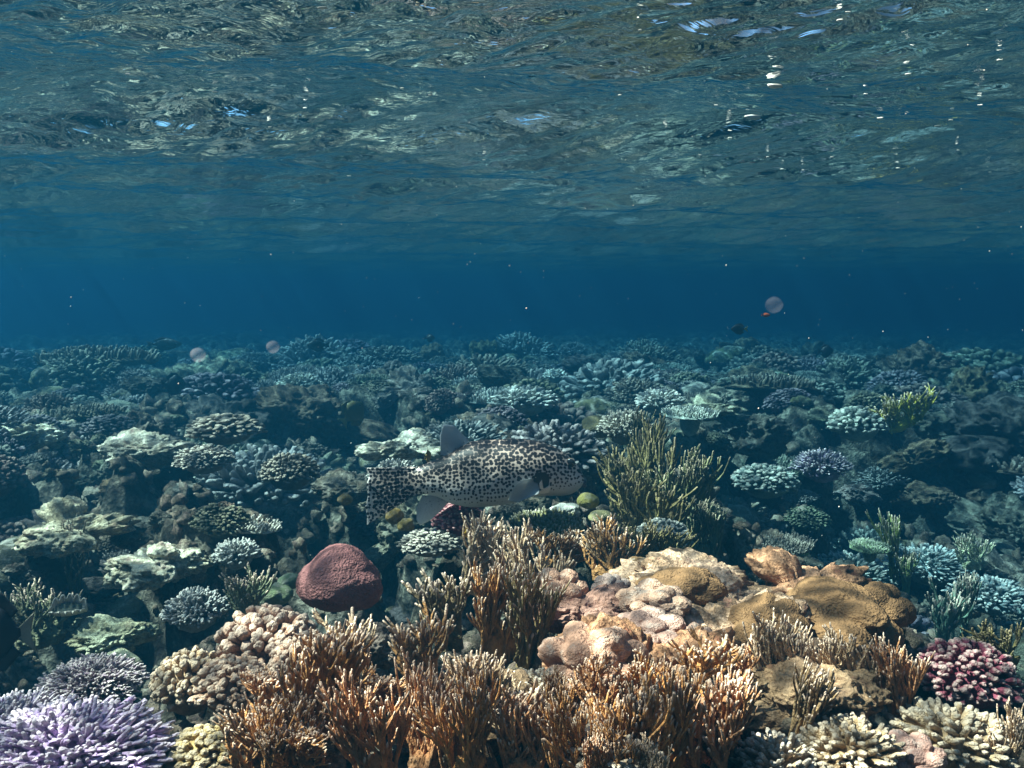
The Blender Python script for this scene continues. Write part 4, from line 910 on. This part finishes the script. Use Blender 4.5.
# ------------------------------------------------------------------ the rest of the reef: one coral or rock at a time, each a thing of its own
SKIP = set([2,3,4,5,7,9,10,11,13,14,15,16,17,18,19,20,21,22,23,25,26,27,28,32,37,39,41,42,43,44,46,47,48,49,50,51,52,53,54,55,57,59,61,62,63,64,67,68,69,71,73,75,76,77,81,83,85,87,91,92,93,95,97,98,103,104,108,110,112,113,114,115,116,118,119,120,121,123,124,125,126,127,130,132,133,134,135,136,138,143,144,146,148,151,152,153,154,155,156,157,161,162,163,164,165,166,168,171,173,175,176,177,180,181,187,188,189,191,193,194,196,197,201,203,204,205,206,210,213,214,215,218,220,221,222,223,224,226,232,233,234,235,236,237,239,241,242,245,247,248,249,250,253,254,255,256,257,262,263,267,269,270,271,273,274,275,276,277,278,280,283,285,288,289,290,292,293,294,295,297,299,301,302,303,304,306,308,309,310,311,312,313,314,316,317,318,320,321,323,326,327,328,329,332,333,334,335,336,338,339,341,342,344,345,346,348,349,350,351,354,355,356,357,358,360,361,362,365,366,367,369,372,373,374,375,376,378,379,383,384,385,386,387,388,389,392,393,394,396,397,398,399,400,401,402,403,404,405,406,408,409,410,412,413,415,417,418,419,420,421,422,423,425,426,431,432,433,435,438,440,441,444,445,447,448,450,451,452,453,455,456,460,461,462,463,464,465,466,469,470,472,474,475,477,478,479,480,481,482,483,484,485,486,488,490,491,492,493,494,495,496,497,498,499,501,502,504,506,507,509,511,512,513,514,515,517,518,519,520,521,522,529,530,531,533,534,535,536,537,538,539,542,543,544,545,546,547,548,549,550,551,552,554,555,557,558,559,560,561,562,563,564,565,567,569,570,571,572,573,574,575,576,577,579,580,582,583,584,586,587,588,591,592,593,594,595,596,597,598,599,600,601,602,603,604,606,607,608,609,610,611,612,613,614,617,618,619,620,621,622,623,624,625,629,631,632,633,635,636,637,638,639,640,641,642,643,644,645,646,648,649,650,652,653,654,655,658,659,660,661,662,663,664,665,666,667,668,669,670,671,674,675,676,677,678,679,680,682,683,684,685,687,689,690,691,693,694,695,697,699,702,703,704,705,706,707,708,709,710,711,712,713,714,715,716,717,718,719,722,723,724,725,726,727,728,730,731,732,733,734,735,737,738,740,741,742,743,744,745,746,747,748,751,756,757,758,759,760,762,763,765,766,768,769,770,771,772,773,774,775,777,778,780,781,782,783,784,786,787,788,789,790,791,794,795,796,797,798,799,801,802,803,805,806,808,809,810,811,812,813,814,815,816,817,818,819,820,821,822,823,827,828,829,830,832,833,835,836,837,838,839,840,841,843,844,846,847,850,852,853,854,855,856,857,859,860,861,862,863,864,865,866,867,868,869,870,872,873,874,875,876,877,878,879,880,881,882,883,886,887,889,891,892,893,894,895,896,897,899,900,901,902,903,904,905,906,907,908,910,911,912,915,916,917,918,919,920,921,922,923,924,925,926,927,929,931,932,933,934,935,936,937,938,939,940,942,943,944,945,946,947,948,951,953,954,955,956,958,959,960,961,962,963,964,965,971,973,974,976,977,978,980,981,983,984,985,986,987,988,989,990,991,992,993,995,997,998,999,1000,1001,1004,1005,1006,1007,1008,1013,1014,1015,1016,1017,1019,1020,1021,1022,1024,1025,1026,1028,1030,1031,1032,1033,1034,1035,1037,1038,1039,1041,1042,1043,1044,1045,1046,1047,1048,1049,1050,1051,1053,1054,1056,1057,1058,1059,1060,1062,1063,1065,1066,1067,1068,1069,1070,1071,1072,1074,1075,1076,1077,1078,1079,1080,1081,1082,1083,1085,1087,1089,1090,1092,1093,1094,1095,1097,1098,1099,1100,1101,1102,1103,1105,1106,1107,1108,1109,1110,1111,1112,1113,1114,1115,1116,1117,1119,1120,1121,1123,1124,1125,1126,1127,1128,1129,1130,1131,1132,1133,1134,1135,1136,1137,1138,1139,1140,1141,1142,1143,1144,1145,1146,1147,1148,1149,1150,1151,1152,1153,1154,1155,1156,1157,1159,1160,1165,1167,1169,1170,1171,1172,1173,1174,1177,1178,1180,1183,1184,1185,1186,1187,1188,1189,1191,1192,1193,1194,1196,1197,1198,1200,1202,1203,1206,1208,1209,1210,1211,1212,1213,1214,1215,1216,1217,1219,1220,1222,1224,1225,1226,1227,1228,1229,1230,1231,1232,1233,1234,1235,1236,1237,1238,1239,1240,1241,1242,1243,1244,1245,1246,1247,1249,1250,1251,1252,1254,1255,1257,1258,1259,1260,1261,1262,1263,1264,1265,1267,1268,1269,1270,1271,1272,1273,1274,1278,1279,1281,1283,1284,1285,1286,1287,1288,1289,1291,1292,1293,1295,1296,1297,1298,1299,1300,1301,1302,1303,1304,1305,1306,1308,1309,1311,1312,1314,1316,1317,1318,1319,1320,1321,1323,1324,1325,1326,1327,1328,1329,1330,1331,1332,1334,1336,1337,1338,1339,1340,1341,1342,1343,1344,1345,1346,1347,1348,1350,1352,1353,1354,1355,1357,1358,1359,1360,1361,1362,1363,1365,1367,1368,1369,1370,1371,1372,1373,1374,1375,1376,1377,1378,1380,1381,1382,1384,1386,1387,1389,1390,1391,1392,1393,1394,1396,1397,1398,1399,1400])     # numbers of pieces the picture shows nothing of
def hue(base, amt): return tuple(max(.01, c * RNG.uniform(1 - amt, 1 + amt)) for c in base) + (.45,)
KINDS = [("branching_coral", BUSH, "branching coral", [("blue grey", (.24, .28, .30)), ("pale grey", (.44, .45, .42)), ("brown", (.24, .17, .11)), ("mauve", (.24, .18, .28)), ("olive", (.22, .22, .12))]),
         ("cauliflower_coral", KNOB, "cauliflower coral", [("brown", (.25, .18, .12)), ("grey", (.34, .34, .31)), ("pinkish brown", (.32, .19, .16)), ("olive", (.22, .22, .12)), ("violet grey", (.22, .18, .26))]),
         ("boulder_coral", BOULDER, "boulder coral", [("tan", (.32, .26, .17)), ("grey", (.34, .33, .30)), ("olive brown", (.2, .18, .09)), ("yellowish", (.30, .25, .13)), ("dark", (.1, .1, .09))]),
         ("reef_rock", ROCK, "rock", [("pale", (1.0, 1.0, .92)), ("grey", (.7, .7, .66)), ("brown", (.6, .5, .38)), ("dark", (.3, .3, .3))]),
         ("table_coral", TABLE, "table coral", [("pale", (.42, .42, .38)), ("brown", (.26, .2, .13)), ("greenish", (.26, .3, .2))]),
         ("fire_coral", FIRE, "fire coral", [("olive", (.22, .21, .09)), ("ochre", (.32, .22, .09)), ("grey green", (.2, .22, .15))])]
WGT = [.20, .19, .13, .38, .06, .04]
used_labels = {o.get("label") for o in SC.objects if o.get("label")}
hero_px = [(to_pix(o.location)[:2], to_pix(o.location)[2], o) for o in SC.objects if o.get("category") and o.location.y > .2]
SIZEW = [(.06, "tiny"), (.09, "small"), (.14, "mid sized"), (9, "big")]
def describe(px, py, col, cat, size):
    sz = next(w for lim, w in SIZEW if size < lim)
    near = sorted(LAND, key=lambda q: (q[0] - px) ** 2 + (q[1] - py) ** 2)
    for (lx, ly, ph) in near[:12]:
        dx, dy = px - lx, py - ly
        rel = ("right of" if dx > 0 else "left of") if abs(dx) > abs(dy) else ("below" if dy > 0 else "beyond")
        dist = "just " if math.hypot(dx, dy) < 45 else ("well " if math.hypot(dx, dy) > 110 else "")
        for s in ("", "squat " if size < .1 else "broad "):
            lab = f"{sz} {s}{col} {cat} {dist}{rel} the {ph}"
            if lab not in used_labels and 4 <= len(lab.split()) <= 16: used_labels.add(lab); return lab
    return None
placed = []
NS = 0
for it in range(40000):
    ang = RNG.uniform(-.62, .62); u = RNG.uniform()
    r = math.exp(math.log(1.45) + u * (math.log(9.5) - math.log(1.45)))
    X, Y = r * math.sin(ang), r * math.cos(ang)
    k = RNG.choice(len(KINDS), p=WGT); name, meshes, cat, cols = KINDS[k]
    if cat == 'fire coral' and r > 3.2: continue
    v = RNG.integers(len(meshes)); ci = RNG.integers(len(cols)); jit = float(np.clip(RNG.lognormal(-.15, .6), .25, 2.3 if r < 3 else 2.0)); yaw = RNG.uniform(0, 6.28); t1, t2 = RNG.normal(0, .15, 2) * (.4 if cat == 'table coral' else 1)
    if cat == 'boulder coral': jit = min(jit, .95)
    size = (.055 + .022 * min(r, 7)) * jit * {'rock': 1.2, 'table coral': .85}.get(cat, 1)
    if NS >= 1400: break
    zz = 0.0
    gx, gy, gd = to_pix((X, Y, -.65 if r < 3 else -.72))
    if any((X - a) ** 2 + (Y - b) ** 2 < (.44 * (size + s)) ** 2 for a, b, s in placed): continue
    zg = ground(X, Y)
    if any(math.hypot(gx - a, gy - b) < c for a, b, c in ((305, 530, 62), (395, 590, 48), (730, 530, 40))): continue
    gx, gy, gd = to_pix((X, Y, zg + size * .4))
    wp = size / gd * F
    if gx < -30 or gx > 1054 or gy > 790: continue
    if r < 2.3 and any(abs(gx - h[0][0]) < 40 + wp and abs(gy - h[0][1]) < 40 + wp and h[1] < 2.6 for h in hero_px): continue
    if any(abs(gx - h[0][0]) < 20 and abs(gy - h[0][1]) < 16 and abs(h[1] - gd) < .8 for h in hero_px): continue
    placed.append((X, Y, size)); NS += 1
    h = {"fire coral": RNG.uniform(1.2, 1.9)}.get(cat, RNG.uniform(.7, 1.05))
    cn, cc = cols[ci]
    hc = hue([q_ * (.46 if cat != 'rock' else .6) for q_ in cc], .1); sx_, sy_ = size * RNG.uniform(.8, 1.25), size * RNG.uniform(.8, 1.25)
    if NS in SKIP: continue
    lab = describe(gx, gy, cn, cat, size)
    sink = {"fire coral": .02, "table coral": -.35, "rock": .15}.get(cat, .16)
    o = obj(name, meshes[v], None, (X, Y, zg - size * sink), (t1, t2, yaw), (sx_, sy_, size * h), hc)
    o["nr"] = NS
    tag(o, lab or f"{cn} {cat} among many like it on the hazy far reef", cat, f"{cat}s scattered over the reef" if cat != "rock" else "rocks scattered over the reef")
